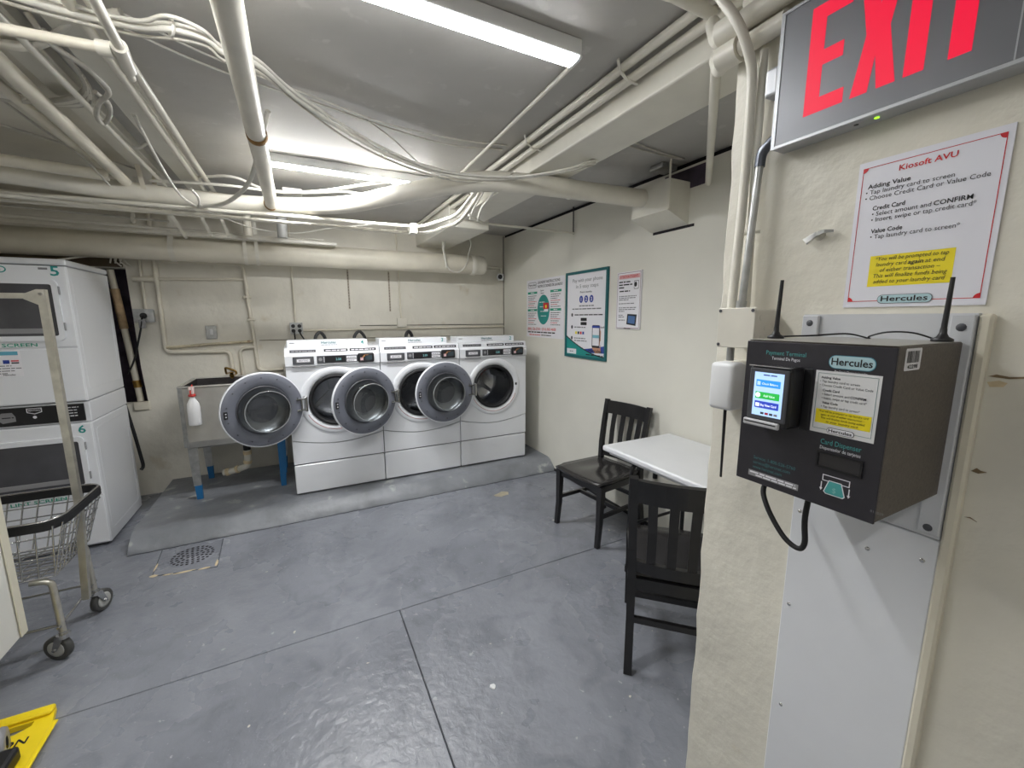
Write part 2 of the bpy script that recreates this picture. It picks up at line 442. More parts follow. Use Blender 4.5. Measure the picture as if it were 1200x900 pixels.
# ================================================================== LIGHT FITTINGS
def ceiling_light(x0, x1, y, label, lm, dp):
    t = thing('fluorescent_light', label, 'ceiling light', ((x0 + x1) / 2, y, ZC - .078), 0, 'fluorescent ceiling lights')
    MB().rbox(x0, x1, y - .036, y + .036, ZC - .054, ZC - .001, .004, 1).build('housing', white_matte, t)
    pr = lambda a, d: [(y - a, ZC - .053), (y - a * .93, ZC - .053 - d * .6), (y - a * .6, ZC - .053 - d * .93), (y, ZC - .053 - d), (y + a * .6, ZC - .053 - d * .93), (y + a * .93, ZC - .053 - d * .6), (y + a, ZC - .053)]
    MB().prism([(x0 + .012, a, b) for a, b in pr(.033, dp)], (x1 - x0 - .024, 0, 0)).build('lens', lm, t)
    for xx in (x0, x1 - .011): MB().prism([(xx, a, b) for a, b in pr(.036, dp + .002)], (.011, 0, 0)).build('end_cap', white_matte, t)
ceiling_light(-1.52, .925, 1.312, 'long fluorescent ceiling light nearest the camera, running out of the top', lamp_m, .008)  # out-of-view left part lengthened to brighten the left side
ceiling_light(-.13, .86, 2.885, 'shorter looking fluorescent ceiling light behind the bent pipe', lamp_far_m, .009)
ceiling_light(-1.2, .02, -.55, 'unseen fluorescent fill light added behind the camera', lamp_fill_m, .008)  # unseen fixture added behind the camera for fill

# ================================================================== CONCRETE PLATFORM
def platform():
    x0, x1, yb = -1.085, XR - .001, YB - .001
    nx = 110; rnd = random.Random(5)
    prof = [(3.287, 0.0), (3.293, .016), (3.335, .052), (3.385, .090), (3.412, .103), (3.44, .105), (yb, .105)]
    vs = []; fs = []
    for i in range(nx + 1):
        f = i / nx; x = x0 + (x1 - x0) * f
        for j, (y, z) in enumerate(prof):
            k = 1 if 0 < j < 4 else 0
            e = max(0, 1 - (x1 - .12 - x) / .22) if x > x1 - .34 else 0     # far right end runs out before the wall
            nz = mnoise.noise(V((x * 13, j * 2.3, 0))) + .5 * mnoise.noise(V((x * 31, j * 3.1, 5)))
            vs.append((x, y + .009 * nz * (1 if j < 4 else 0), max(0, z + k * .004 * mnoise.noise(V((x * 17, j * 1.9, 9))))))
    m = len(prof)
    fs = [(i * m + j, i * m + j + 1, (i + 1) * m + j + 1, (i + 1) * m + j) for i in range(nx) for j in range(m - 1)]
    mb = MB().add(vs, fs, True)
    # end face
    mb.add([(x0, y, z) for y, z in prof] + [(x0, yb, 0)], [tuple(range(m + 1))])
    o = mb.build('concrete_platform', plat_m, label='low worn grey concrete platform under the washing machines', cat='platform')
    rnd = random.Random(8); pts = [(x0 + (x1 - x0) * k / 60, 3.283 + rnd.uniform(-.004, .003), .001) for k in range(61)]
    MB().bar(pts, .006, .004).build('base_crack', MATS['joint_dirt'], o)  # dark line along the platform foot, for contrast with the floor
    return o
platform()

# ================================================================== WASHING MACHINES
WZ = .105
def make_washer(number, door_phi, W=.686):
    """local: x across (0 = centre), y = 0 at the front plane, z = 0 at the base"""
    t = thing('washing_machine', 'x', 'washing machine', (0, 0, 0), 0, 'front loading washing machines on the platform')
    h = W / 2; ZO = .75; RO = .268
    # pedestal
    p = MB().rbox(-h, h, .004, .66, 0.012, .247, .006, 1)
    p.build('pedestal', white_m, t)
    MB().rbox(-h + .004, h - .004, .03, .62, 0.0, .014, .002, 1).build('foot_rail', dgrey_m, t)
    MB().rbox(-h + .004, h - .004, .016, .03, .2475, .2572, .001, 1).build('seam', black_m, t)
    MB().rbox(-h + .004, h - .004, .0225, .026, .385, .47, .001, 1).build('curved_seam', dgrey_m, t)
    # curved seam between the lower panel and the front panel
    wave = lambda x: .398 + .052 * (abs(x) / h) ** 1.7
    xs = [h * (-1 + 2 * i / 24) for i in range(25)]
    fp = [(x, wave(x) + .004) for x in xs] + [(h, 1.03), (-h, 1.03)]
    MB().plate(fp, [circle2(0, ZO, RO, 64)], (0, 0, 0), (1, 0, 0), (0, 0, 1), (0, -1, 0), .02).build('front_panel', white_m, t)
    lp = [(-h, .2575), (h, .2575)] + [(x, wave(x) - .003) for x in reversed(xs)]
    MB().plate(lp, [], (0, .003, 0), (1, 0, 0), (0, 0, 1), (0, -1, 0), .018).build('lower_panel', white_m, t)
    # cabinet behind, open to the front so that the drum has depth
    c = MB()
    c.box(-h, -h + .012, .02, .66, .256, 1.03); c.box(h - .012, h, .02, .66, .256, 1.03)
    c.box(-h + .012, h - .012, .648, .66, .256, 1.03); c.box(-h + .012, h - .012, .02, .648, 1.018, 1.03)
    c.box(-h + .012, h - .012, .022, .648, .256, .268)
    c.build('cabinet', white_m, t)
    # door surround
    MB().lathe([(RO + .004, .002), (RO - .001, -.006), (RO - .010, -.010), (.236, -.010), (.222, -.006), (.212, .002), (.205, .012), (.200, .02)], (0, 0, ZO), (0, 1, 0), 64).build('door_surround', white_m, t)
    MB().lathe([(.206, .006), (.204, -.006), (.193, -.010), (.180, -.002), (.174, .02), (.176, .05), (.186, .06)], (0, 0, ZO), (0, 1, 0), 56).build('gasket', rubber_m, t)
    dr = MB().lathe([(.184, .055), (.232, .07), (.236, .09), (.236, .44), (.20, .47), (.09, .48), (0, .485)], (0, 0, ZO), (0, 1, 0), 48)
    drum = dr.build('drum', drum_m, t)
    for a in (20, 140, 260):
        r = math.radians(a + door_phi); d = V((math.cos(r), 0, math.sin(r))); q = V((-math.sin(r), 0, math.cos(r))); ctr = V((0, .09, ZO))
        lp3 = [ctr + d * .235 + q * .05, ctr + d * .165 + q * .012, ctr + d * .165 - q * .012, ctr + d * .235 - q * .05]
        MB().prism(lp3, (0, .34, 0)).build('drum_lifter', drum_m, drum)
    for k in range(3):
        r = math.radians(80 + 120 * k + door_phi); d = V((math.cos(r), 0, math.sin(r)))
        MB().bar([V((0, .475, ZO)) + d * .02, V((0, .462, ZO)) + d * .21], .05, .012, (0, 1, 0), w2=.03).build('drum_spoke', drum_m, drum)
    # red line of the surround and the small latch slot
    arc = [(.236 * math.cos(math.radians(a)), .236 * math.sin(math.radians(a))) for a in range(205, 345, 5)]
    MB().tube([(x, -.0095, ZO + z) for x, z in arc], .0022, 5).build('printed_arc', mat('brown_red_line', (150, 74, 60), .5), t)
    MB().rbox(.222, .238, -.013, -.004, ZO + .0, ZO + .022, .001, 1).build('latch_slot', black_m, t)
    # console
    con = [(-.002, 1.032), (-.016, 1.036), (-.018, 1.112), (-.004, 1.128), (.006, 1.166), (.03, 1.172), (.66, 1.172), (.66, 1.032)]
    cons = MB().prism([(-h, y, z) for y, z in con], (W, 0, 0)).build('console', white_m, t)
    N = V((0, -1, .02)).normalized()
    S = Sheet((-h, -.0178, 1.036), (1, 0, 0), (0, 0, 1), (0, -1, 0))
    MB().rbox(.052 - h, .197 - h, -.026, -.017, 1.047, 1.106, .006, 2).build('detergent_drawer', dgrey_m, t)
    D = Sheet((.075 - h, -.0262, 1.062), (1, 0, 0), (0, 0, 1), (0, -1, 0))
    D.rrect('badge', mgrey_m, 0, 0, .098, .03, .006); D.rrect('badge', paper_m, .006, .005, .092, .025, .004, .001); D.text('badge_print', gink_m, 'MAYTAG', .049, .0095, .011, .066, 'c', True, h=.0016); D.build(t)
    MB().rbox(.045 - h, .205 - h, -.021, -.013, 1.026, 1.036, .003, 1).build('drawer_grip', mgrey_m, t)
    MB().rbox(.218 - h, .515 - h, -.0245, -.016, 1.05, 1.108, .004, 1).build('display_panel', dgrey_m, t)
    P = Sheet((.218 - h, -.0247, 1.05), (1, 0, 0), (0, 0, 1), (0, -1, 0))
    P.rect('display', black_m, .055, .004, .205, .054)
    P.rect('display_edge', paper_m, .049, .006, .052, .05)
    P.text('display_digits', mat('display_digit', (120, 150, 152), .5, emis=(120, 200, 205), estr=.35), '2.50' if number != '2' else '2.25', .135, .02, .016, h=.0012)
    P.rect('price_sticker', paper_m, .214, .03, .288, .05); P.rect('price_sticker', paper_m, .214, .006, .288, .024)
    P.dashes('sticker_print', ink_m, .219, .036, .06, .004, .0012); P.dashes('sticker_print', ink_m, .219, .012, .05, .004, .0012)
    P.ell('round_button', mgrey_m, .024, .03, .013, .013)
    P.build(t)
    MB().rbox(.515 - h, .640 - h, -.044, -.016, 1.044, 1.120, .012, 3).build('card_reader', black_m, t)
    R = Sheet((.515 - h, -.0442, 1.044), (1, 0, 0), (0, 0, 1), (0, -1, 0))
    R.poly('reader_print', mat('reader_orange', (168, 116, 72), .5), [(.02, .03), (.05, .062), (.085, .062), (.05, .046)]); R.rect('reader_screen', mat('reader_screen', (60, 72, 78), .2), .055, .02, .108, .058)
    R.rect('reader_sticker', mat('reader_pink', (214, 178, 182), .5), .018, .018, .04, .04); R.build(t)
    # label strip on the sloping top
    T = Sheet((-h, -.004, 1.128), (1, 0, 0), V((0, .010, .038)), V((0, -.038, .010)))
    for a, b in ((.035, .215), (.272, .446), (.46, .662)):
        T.rect('label_strip', dgrey_m if a < .1 else black_m, a, .008, b, .03); T.dashes('label_print', paper_m if a > .1 else mgrey_m, a + .012, .015, b - a - .024, .007, .0012)
    T.build(t)
    # riser at the back of the console
    ris = MB().rbox(-h + .016, -h + .615, .11, .30, 1.16, 1.224, .008, 2)
    ris.build('riser', white_m, t)
    Q = Sheet((-h + .016, .1092, 1.17), (1, 0, 0), (0, 0, 1), (0, -1, 0))
    Q.text('riser_logo', dteal_m, 'Hercules', .30, .024, .020, .108, 'c', True); Q.dashes('riser_logo_line', gink_m, .245, .012, .12, .004)
    Q.text('riser_number', teal_m, number, .545, .014, .032, None, 'l', True); Q.dashes('riser_small_print', gink_m, .02, .03, .04, .006); Q.build(t)
    # inlet hose looping up behind
    hx = {'4': .245, '3': .0, '2': .0}[number]
    if number == '4':
        for hx, rr in ((-.07, .042), (.255, .05)): MB().tube([(hx - rr, .42, 1.17), (hx - rr * .9, .44, 1.235), (hx, .46, 1.262 + rr * .3), (hx + rr * .9, .47, 1.225), (hx + rr, .5, 1.15)], .014, 8, 5).build('hose', rubber_m, t)
    elif number == '3':
        hx, rr = .01, .034; MB().tube([(hx - rr, .42, 1.17), (hx - rr * .9, .44, 1.235), (hx, .46, 1.27), (hx + rr * .9, .47, 1.225), (hx + rr, .5, 1.15)], .016, 8, 5).build('hose', rubber_m, t)
    # door swung open to the left
    a = math.radians(door_phi); d = V((-math.cos(a), -math.sin(a), 0)); nn = V((math.sin(a), -math.cos(a), 0)); RD = .27
    hinge = V((-h + .102, -.07, ZO)); c0 = hinge + d * RD
    rim = MB().lathe([(.0, -.045), (.18, -.048), (.245, -.040), (.268, -.022), (.272, -.006), (.268, .003), (.262, .003)], c0, nn, 64, ref=d)
    door = rim.build('door', white_m, t)
    MB().lathe([(.263, .0025), (.258, .007), (.222, .012), (.214, .010), (.182, .012), (.176, .004), (.168, .0)], c0, nn, 64, ref=d).build('door_liner', grey_panel_m, door)
    MB().lathe([(.176, .004), (.1735, .012), (.168, .014), (.164, .008)], c0, nn, 56, ref=d).build('glass_ring', dgrey_m, door)
    MB().lathe([(.167, .0), (.165, .03), (.160, .062), (.153, .085), (.144, .096), (.136, .095), (.128, .091), (.05, .088), (0, .087)], c0, nn, 56, ref=d).build('glass_bowl', glass_m, door)
    MB().lathe([(.1445 + .003 * math.cos(a_), .0945 + .003 * math.sin(a_)) for a_ in [k_ * math.pi / 4 for k_ in range(9)]], c0, nn, 48, ref=d).build('bowl_glint_ring', mat('glass_edge_glint', (150, 153, 155), .08), door)  # pale ring paints the bright refraction line on the bowl edge
    MB().lathe([(.1, -.030), (.168, -.030), (.168, .0)], c0, nn, 40, ref=d).build('glass_back', mat('door_core', (120, 122, 126), .35, .6), door)
    MB().lathe([(0, -.0301), (.167, -.0302)], c0, nn, 40, ref=d).build('outer_pane', dglass_m, door)
    lq = c0 + d * .236
    mtx = M((( d.x, nn.x, 0, lq.x), (d.y, nn.y, 0, lq.y), (0, 0, 1, lq.z), (0, 0, 0, 1)))
    MB().rbox(-.011, .011, .004, .018, -.026, .026, .002, 1, mtx=mtx).build('door_latch', black_m, door)
    lk = MB().rbox(-.004, .004, .017, .022, .006, .014, .001, 1, mtx=mtx); lk.rbox(-.004, .004, .017, .022, -.014, -.006, .001, 1, mtx=mtx); lk.build('latch_tooth', paper_m, door)
    sc = MB()
    for k in range(14):
        w = math.radians(k * 360 / 14 + 12); q = c0 + (d * math.cos(w) + V((0, 0, 1)) * math.sin(w)) * .232
        sc.cyl(q + nn * .010, q + nn * .0145, .0055, 6)
    sc.build('screw', dgrey_m, door, kind='stuff')
    hp = hinge + d * .035
    mtx = M(((d.x, nn.x, 0, hp.x), (d.y, nn.y, 0, hp.y), (0, 0, 1, hp.z), (0, 0, 0, 1)))
    hg = MB().rbox(-.06, -.04, -.03, .022, -.058, .058, .006, 2, mtx=mtx)
    hg.rbox(-.045, .022, .012, .022, -.048, -.036, .002, 1, mtx=mtx); hg.rbox(-.045, .022, .012, .022, .036, .048, .002, 1, mtx=mtx)
    hg.rbox(-.02, -.008, .012, .024, -.048, .048, .002, 1, mtx=mtx)
    hg.build('hinge', chrome_m, t)
    return t
washers = [('4', 20, 'white washing machine numbered 4 beside the steel sink, door open'),
           ('3', 20, 'white washing machine numbered 3, middle of the three'),
           ('2', 4, 'white washing machine numbered 2 in the corner by the poster wall')]
for i, (num, phi, lab) in enumerate(washers):
    w = make_washer(num, phi)
    w.location = (-.115 + .693 * (i + .5), 3.532, WZ + .001); w['label'] = lab

# ================================================================== STACKED DRYER
def stacked_dryer():
    x0, x1, y0, y1 = -1.912, -1.226, 3.516, 4.14
    t = thing('stacked_dryer', 'tall white stacked tumble dryer numbered 5 and 6', 'dryer', ((x0 + x1) / 2, y0, 0))
    MB().rbox(x0, x1, y0 + .006, y1, .02, .848, .008, 2).build('lower_cabinet', white_m, t)
    MB().rbox(x0, x1, y0 + .006, y1, .985, 1.815, .008, 2).build('upper_cabinet', white_m, t)
    MB().rbox(x0, x1, y0 + .012, y1, .852, .981, .004, 1).build('control_housing', white_m, t)
    MB().rbox(x0 - .002, x1 + .002, y0, y1, 1.819, 1.856, .012, 3).build('top_lid', white_m, t)
    MB().box(x0 + .03, x1 - .03, y0 + .03, y1 - .03, .0, .022).build('base', dgrey_m, t)
    # fronts
    for z0, z1, nm in ((1.33, 1.812, 'upper_front'), (.99, 1.322, 'upper_lower_front'), (.36, .846, 'lower_front'), (.03, .352, 'toe_front')):
        MB().rbox(x0 + .002, x1 - .002, y0 - .004, y0 + .012, z0, z1, .005, 2).build('front_panel', white_m, t)
    for zc0, zc1 in ((1.37, 1.735), (.42, .765)):
        d = MB().plate(rrect2(-1.868, zc0, -1.272, zc1, .03), [rrect2(-1.84, zc0 + .03, -1.298, zc1 - .03, .012)], (0, y0 - .018, 0), (1, 0, 0), (0, 0, 1), (0, -1, 0), .014).build('door', white_m, t)
        MB().rbox(-1.845, -1.293, y0 - .012, y0 - .006, zc0 + .026, zc1 - .026, .002, 1).build('window', dglass_m, d)
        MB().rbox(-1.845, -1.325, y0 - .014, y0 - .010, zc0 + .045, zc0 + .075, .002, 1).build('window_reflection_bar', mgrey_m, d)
        for zz in (zc0 + .06, zc1 - .09): MB().rbox(-1.272, -1.266, y0 - .016, y0 - .002, zz, zz + .05, .002, 1).build('door_hinge', mgrey_m, d)
    MB().rbox(x0 + .03, -1.252, y0 + .002, y0 + .014, .862, .972, .002, 1).build('control_panel', black_m, t)
    S = Sheet((-1.90, y0 + .0018, .86), (1, 0, 0), (0, 0, 1), (0, -1, 0))
    S.poly('panel_logo', paper_m, [(.392, .104), (.46, .104), (.46, .078), (.426, .066), (.392, .078)]); S.poly('panel_logo_core', black_m, [(.397, .1), (.455, .1), (.455, .081), (.426, .071), (.397, .081)], .001)
    S.text('panel_logo_print', paper_m, 'MAYTAG', .426, .086, .009, .05, 'c', True, h=.0014); S.ell('panel_knob', paper_m, .424, .048, .009, .009)
    for k in range(4): S.dashes('panel_print', paper_m, .545, .036 + .018 * k, .07 if k != 3 else .08, .005)
    S.poly('panel_badge', mgrey_m, [(.26, .05), (.285, .085), (.33, .085), (.342, .06), (.342, .03), (.285, .022)]); S.dashes('panel_badge_print', ink_m, .285, .052, .05, .006, .0012)
    S.build(t)
    F = Sheet((0, y0 - .0042, 0), (1, 0, 0), (0, 0, 1), (0, -1, 0))
    F.text('number', teal_m, '5', -1.296, 1.757, .055, .04, 'l', True); F.text('number', teal_m, '6', -1.293, .785, .048, .036, 'l', True)
    F.dashes('small_label', gink_m, -1.345, 1.79, .04, .012)
    F.text('lint_screen_print', green_m, 'LINT SCREEN', -1.405, 1.338, .020, .25, 'r', True); F.text('lower_lint_screen_print', green_m, 'LINT SCREEN', -1.40, .352 + .008, .020, .25, 'r', True)
    F.ell('round_logo', teal_m, -1.505, 1.785, .028, .02); F.ell('round_logo_core', paper_m, -1.505, 1.785, .022, .014, .001); F.text('round_logo_print', dteal_m, 'S', -1.505, 1.776, .018, None, 'c', True, h=.0014)
    F.rect('sticker', paper_m, -1.68, 1.165, -1.485, 1.318, .0005); F.rect('sticker_header', mat('sticker_blue', (96, 168, 190), .5), -1.68, 1.29, -1.495, 1.312, .0009)
    F.rect('sticker_block', blue_m, -1.562, 1.24, -1.535, 1.262, .0009); F.rect('sticker_block', ink_m, -1.528, 1.24, -1.496, 1.248, .0009); F.rect('sticker_block', red_m, -1.528, 1.252, -1.496, 1.26, .0009)
    for k, wv in enumerate((.10, .12, .11, .06)): F.dashes('sticker_print', gink_m, -1.66 + .02 * (k % 2), 1.225 - k * .015, wv + .03, .005, .0009)
    F.text('sticker_logo', ink_m, 'Hercules', -1.545, 1.170, .009, .05, 'c', True, h=.0012)
    F.build(t)
    # pressed relief of the side panel
    for z0, z1 in ((.09, .80), (1.05, 1.77)):
        MB().plate(rrect2(y0 + .05, z0, y1 - .05, z1, .03), [rrect2(y0 + .058, z0 + .008, y1 - .058, z1 - .008, .024)], (x1 + .0015, 0, 0), (0, 1, 0), (0, 0, 1), (1, 0, 0), .0022).build('side_rib', white_m, t)
stacked_dryer()

# ================================================================== STEEL SINK
def sink():
    x0, x1, y0, y1, z0, z1 = -.83, -.165, 3.80, 4.34, .505, .995
    t = thing('utility_sink', 'deep stainless steel utility sink on legs with blue taped feet', 'sink', ((x0 + x1) / 2, (y0 + y1) / 2, WZ))
    b = MB()
    i0, i1, j0, j1, zf = x0 + .02, x1 - .02, y0 + .02, y1 - .02, z0 + .03
    # outer shell tapering slightly to a rounded bottom
    outer = [(x0, y0, z1), (x1, y0, z1), (x1, y1, z1), (x0, y1, z1)]
    for za, zb, da, db in ((z1, z0 + .07, 0, 0), (z0 + .07, z0 + .02, 0, .018), (z0 + .02, z0, .018, .055)):
        A = [(x0 + da, y0 + da, za), (x1 - da, y0 + da, za), (x1 - da, y1 - da, za), (x0 + da, y1 - da, za)]
        B = [(x0 + db, y0 + db, zb), (x1 - db, y0 + db, zb), (x1 - db, y1 - db, zb), (x0 + db, y1 - db, zb)]
        b.add(A + B, [(k, (k + 1) % 4, 4 + (k + 1) % 4, 4 + k) for k in range(4)])
    d = .055; b.add([(x0 + d, y0 + d, z0), (x1 - d, y0 + d, z0), (x1 - d, y1 - d, z0), (x0 + d, y1 - d, z0)], [(0, 1, 2, 3)])
    I = [(i0, j0, z1), (i1, j0, z1), (i1, j1, z1), (i0, j1, z1)]; J = [(i0 + .02, j0 + .02, zf), (i1 - .02, j0 + .02, zf), (i1 - .02, j1 - .02, zf), (i0 + .02, j1 - .02, zf)]
    b.add(outer + I, [(k, (k + 1) % 4, 4 + (k + 1) % 4, 4 + k) for k in range(4)])
    MB().add(I + J, [(k, (k + 1) % 4, 4 + (k + 1) % 4, 4 + k) for k in range(4)] + [(4, 5, 6, 7)]).build('basin_inside', mat('dark_steel', (74, 70, 70), .5, .5, var=.2, vscale=10), t)  # inside given a darker steel than the shell
    b.build('basin', steel_m, t)
    r = MB()
    for p, q in (((x0, y0), (x1, y0)), ((x1, y0), (x1, y1)), ((x1, y1), (x0, y1)), ((x0, y1), (x0, y0))):
        r.tube([(p[0], p[1], z1), (q[0], q[1], z1)], .009, 8)
    r.build('rolled_rim', steel_m, t)
    MB().rbox(x0 - .004, x0 + .022, y0 - .006, y0 + .004, z0 + .03, z1, .002, 1).build('corner_strip', galv_m, t)
    for lx, ly in ((x0 + .035, y0 + .03), (x1 - .035, y0 + .03), (x0 + .035, y1 - .03), (x1 - .035, y1 - .03)):
        l = MB(); sx = 1 if lx < (x0 + x1) / 2 else -1
        l.bar([(lx, ly, z0 + .06), (lx + .008 * sx, ly, WZ + .11)], .062, .006, (0, 1, 0), w2=.044)
        l.bar([(lx - .028 * sx, ly + .02, z0 + .06), (lx - .018 * sx, ly + .02, WZ + .11)], .006, .05, (0, 1, 0), h2=.04)
        leg = l.build('leg', blue_tape_m if lx > -.5 and ly < 4 else galv_m, t)
        MB().bar([(lx + .008 * sx, ly + .006, WZ + .111), (lx + .010 * sx, ly + .006, WZ + .0005)], .046, .03, (0, 1, 0), w2=.038, h2=.026).build('tape_foot', blue_tape_m, leg)
    # drain trap
    tr = MB().cyl((-.47, 4.05, z0 + .005), (-.47, 4.05, z0 - .05), .04, 16).cyl((-.47, 4.05, z0 - .05), (-.47, 4.05, z0 - .11), .028, 14)
    tr.build('drain_tailpiece', rubber_m, t)
    MB().tube([(-.47, 4.05, .41), (-.472, 4.05, .31), (-.485, 4.05, .255), (-.53, 4.06, .235), (-.60, 4.08, .215), (-.66, 4.10, .205)], .026, 12, 5).build('drain_pipe', pipe_m, t)
    for p, q in (((-.47, 4.05, .385), (-.47, 4.05, .355)), ((-.473, 4.05, .30), (-.478, 4.05, .275)), ((-.545, 4.064, .232), (-.565, 4.07, .226)), ((-.615, 4.085, .212), (-.64, 4.092, .208))):
        MB().cyl(p, q, .032, 12).build('pipe_nut', chip_m, t)
    # faucet on the wall
    f = MB().tube([(-.59, 4.40, 1.02), (-.59, 4.30, 1.03), (-.585, 4.24, 1.07), (-.575, 4.22, 1.085), (-.52, 4.20, 1.062), (-.508, 4.20, 1.05), (-.506, 4.20, 1.03)], .009, 8, 5)
    f.build('faucet', brass_m, t)
    MB().lathe([(.0, 0), (.016, .002), (.018, .012), (.012, .03), (.02, .034), (.02, .04), (0, .042)], (-.545, 4.24, 1.005), (0, 0, 1), 14).build('faucet_valve', brass_m, t)
    MB().cyl((-.545, 4.25, 1.0), (-.545, 4.425, 1.0), .012, 10).build('faucet_shank', brass_m, t)
sink()

def spray_bottle():
    x, y, zb = -.742, 3.758, .712
    t = thing('spray_bottle', 'white spray bottle with red collar hanging on the sink front', 'spray bottle', (x, y, zb))
    prof = [(0, 0), (.036, 0), (.041, .006), (.041, .135), (.037, .165), (.022, .195), (.016, .205), (.016, .222)]
    b = MB().lathe(prof, (x, y, zb), (0, 0, 1), 24); b.v = [V((p.x, y + (p.y - y) * .72, p.z)) for p in b.v]; b.build('bottle', bottle_m, t)
    MB().lathe([(.0, .0), (.022, 0), (.024, .01), (.018, .02), (0, .02)], (x, y, zb + .218), (0, 0, 1), 18).build('collar', mat('red_plastic', (206, 60, 52), .4), t)
    h = MB().rbox(x - .016, x + .016, y - .02, y + .02, zb + .236, zb + .292, .007, 2); h.rbox(x - .008, x + .008, y - .06, y - .015, zb + .272, zb + .292, .005, 2)
    h.build('spray_head', mat('spray_head_pink', (224, 200, 196), .4), t)
    MB().tube([(x, y - .034, zb + .274), (x, y - .042, zb + .25), (x, y - .034, zb + .232)], .005, 6, 3).build('trigger', mat('red_plastic', (206, 60, 52), .4), t)
    MB().tube([(x, y + .01, zb + .29), (x, y + .03, zb + .30), (x, y + .042, zb + .296), (x, y + .05, zb + .285)], .004, 6, 3).build('hang_hook', mat('red_plastic', (206, 60, 52), .4), t)
spray_bottle()

# ================================================================== FLOOR DRAIN
def drain():
    c = [(-.905, 3.27), (-.572, 3.262), (-.553, 2.885), (-.878, 2.945)]
    t = thing('floor_drain', 'painted square floor drain with perforated round grate by the platform', 'floor drain', (-.715, 3.08, 0))
    MB().add([(x, y, .0012) for x, y in c] + [(x, y, -.02) for x, y in c], [(0, 1, 2, 3), (0, 1, 5, 4), (1, 2, 6, 5), (2, 3, 7, 6), (3, 0, 4, 7)]).build('cover_plate', floor_m, t)
    h = MB(); cx, cy = -.713, 3.10
    for ri, n in ((.0, 1), (.028, 6), (.055, 12), (.081, 18), (.106, 24)):
        for k in range(n):
            a = 2 * math.pi * (k + .5 * (ri * 50 % 2)) / n; x, y = cx + ri * math.cos(a), cy + ri * math.sin(a)
            h.add([(x + .0088 * math.cos(j), y + .0088 * math.sin(j), .0042) for j in [i * math.pi / 4 for i in range(8)]], [tuple(range(8))])
    MB().lathe([(.0, .0035), (.119, .0035), (.124, .0012)], (cx, cy, 0), (0, 0, 1), 40).build('grate', floor_m, t)
    h.build('grate_holes', dark_m, t, kind='stuff')
    e = MB()
    for (x0, y0), (x1, y1) in ((c[3], c[0]), (c[3], c[2]), (c[2], c[1])): e.bar([(x0, y0, .0008), (x1, y1, .0008)], .004, .003)
    e.build('gap', mat('joint_dirt', (64, 66, 72), .8), t)
    e = MB(); rnd = random.Random(2)
    for x, y, lx, ly in ((-.872, 2.945, .022, .014), (-.80, 2.925, .03, .007), (-.72, 2.912, .055, .008), (-.62, 2.90, .035, .010), (-.562, 2.93, .008, .05), (-.885, 3.05, .006, .05)):
        n = 9; e.prism([(x + lx * rnd.uniform(.7, 1.1) * math.cos(2 * math.pi * k / n), y + ly * rnd.uniform(.6, 1.2) * math.sin(2 * math.pi * k / n), .0014) for k in range(n)], (0, 0, .001))
    e.build('chipped_edge', chip_m, t, kind='stuff')
drain()
for x, y, s, lab in ((.602, 1.353, .014, 'white plaster chip lying on the open floor before the table'), (1.46, 3.03, .05, 'pale worn patch of bare concrete before washing machine 2')):
    rnd = random.Random(int(x * 100)); n = 9
    MB().prism([(x + s * rnd.uniform(.6, 1.1) * math.cos(2 * math.pi * k / n) * (1.6 if s > .03 else 1), y + s * rnd.uniform(.6, 1.1) * math.sin(2 * math.pi * k / n), .0004) for k in range(n)], (0, 0, .0008 if s > .03 else .004)).build('plaster_chip' if s < .03 else 'worn_patch', white_matte if s < .03 else mat('bare_concrete', (168, 160, 138), .8, var=.15, vscale=30), label=lab, cat='chip' if s < .03 else 'patch')

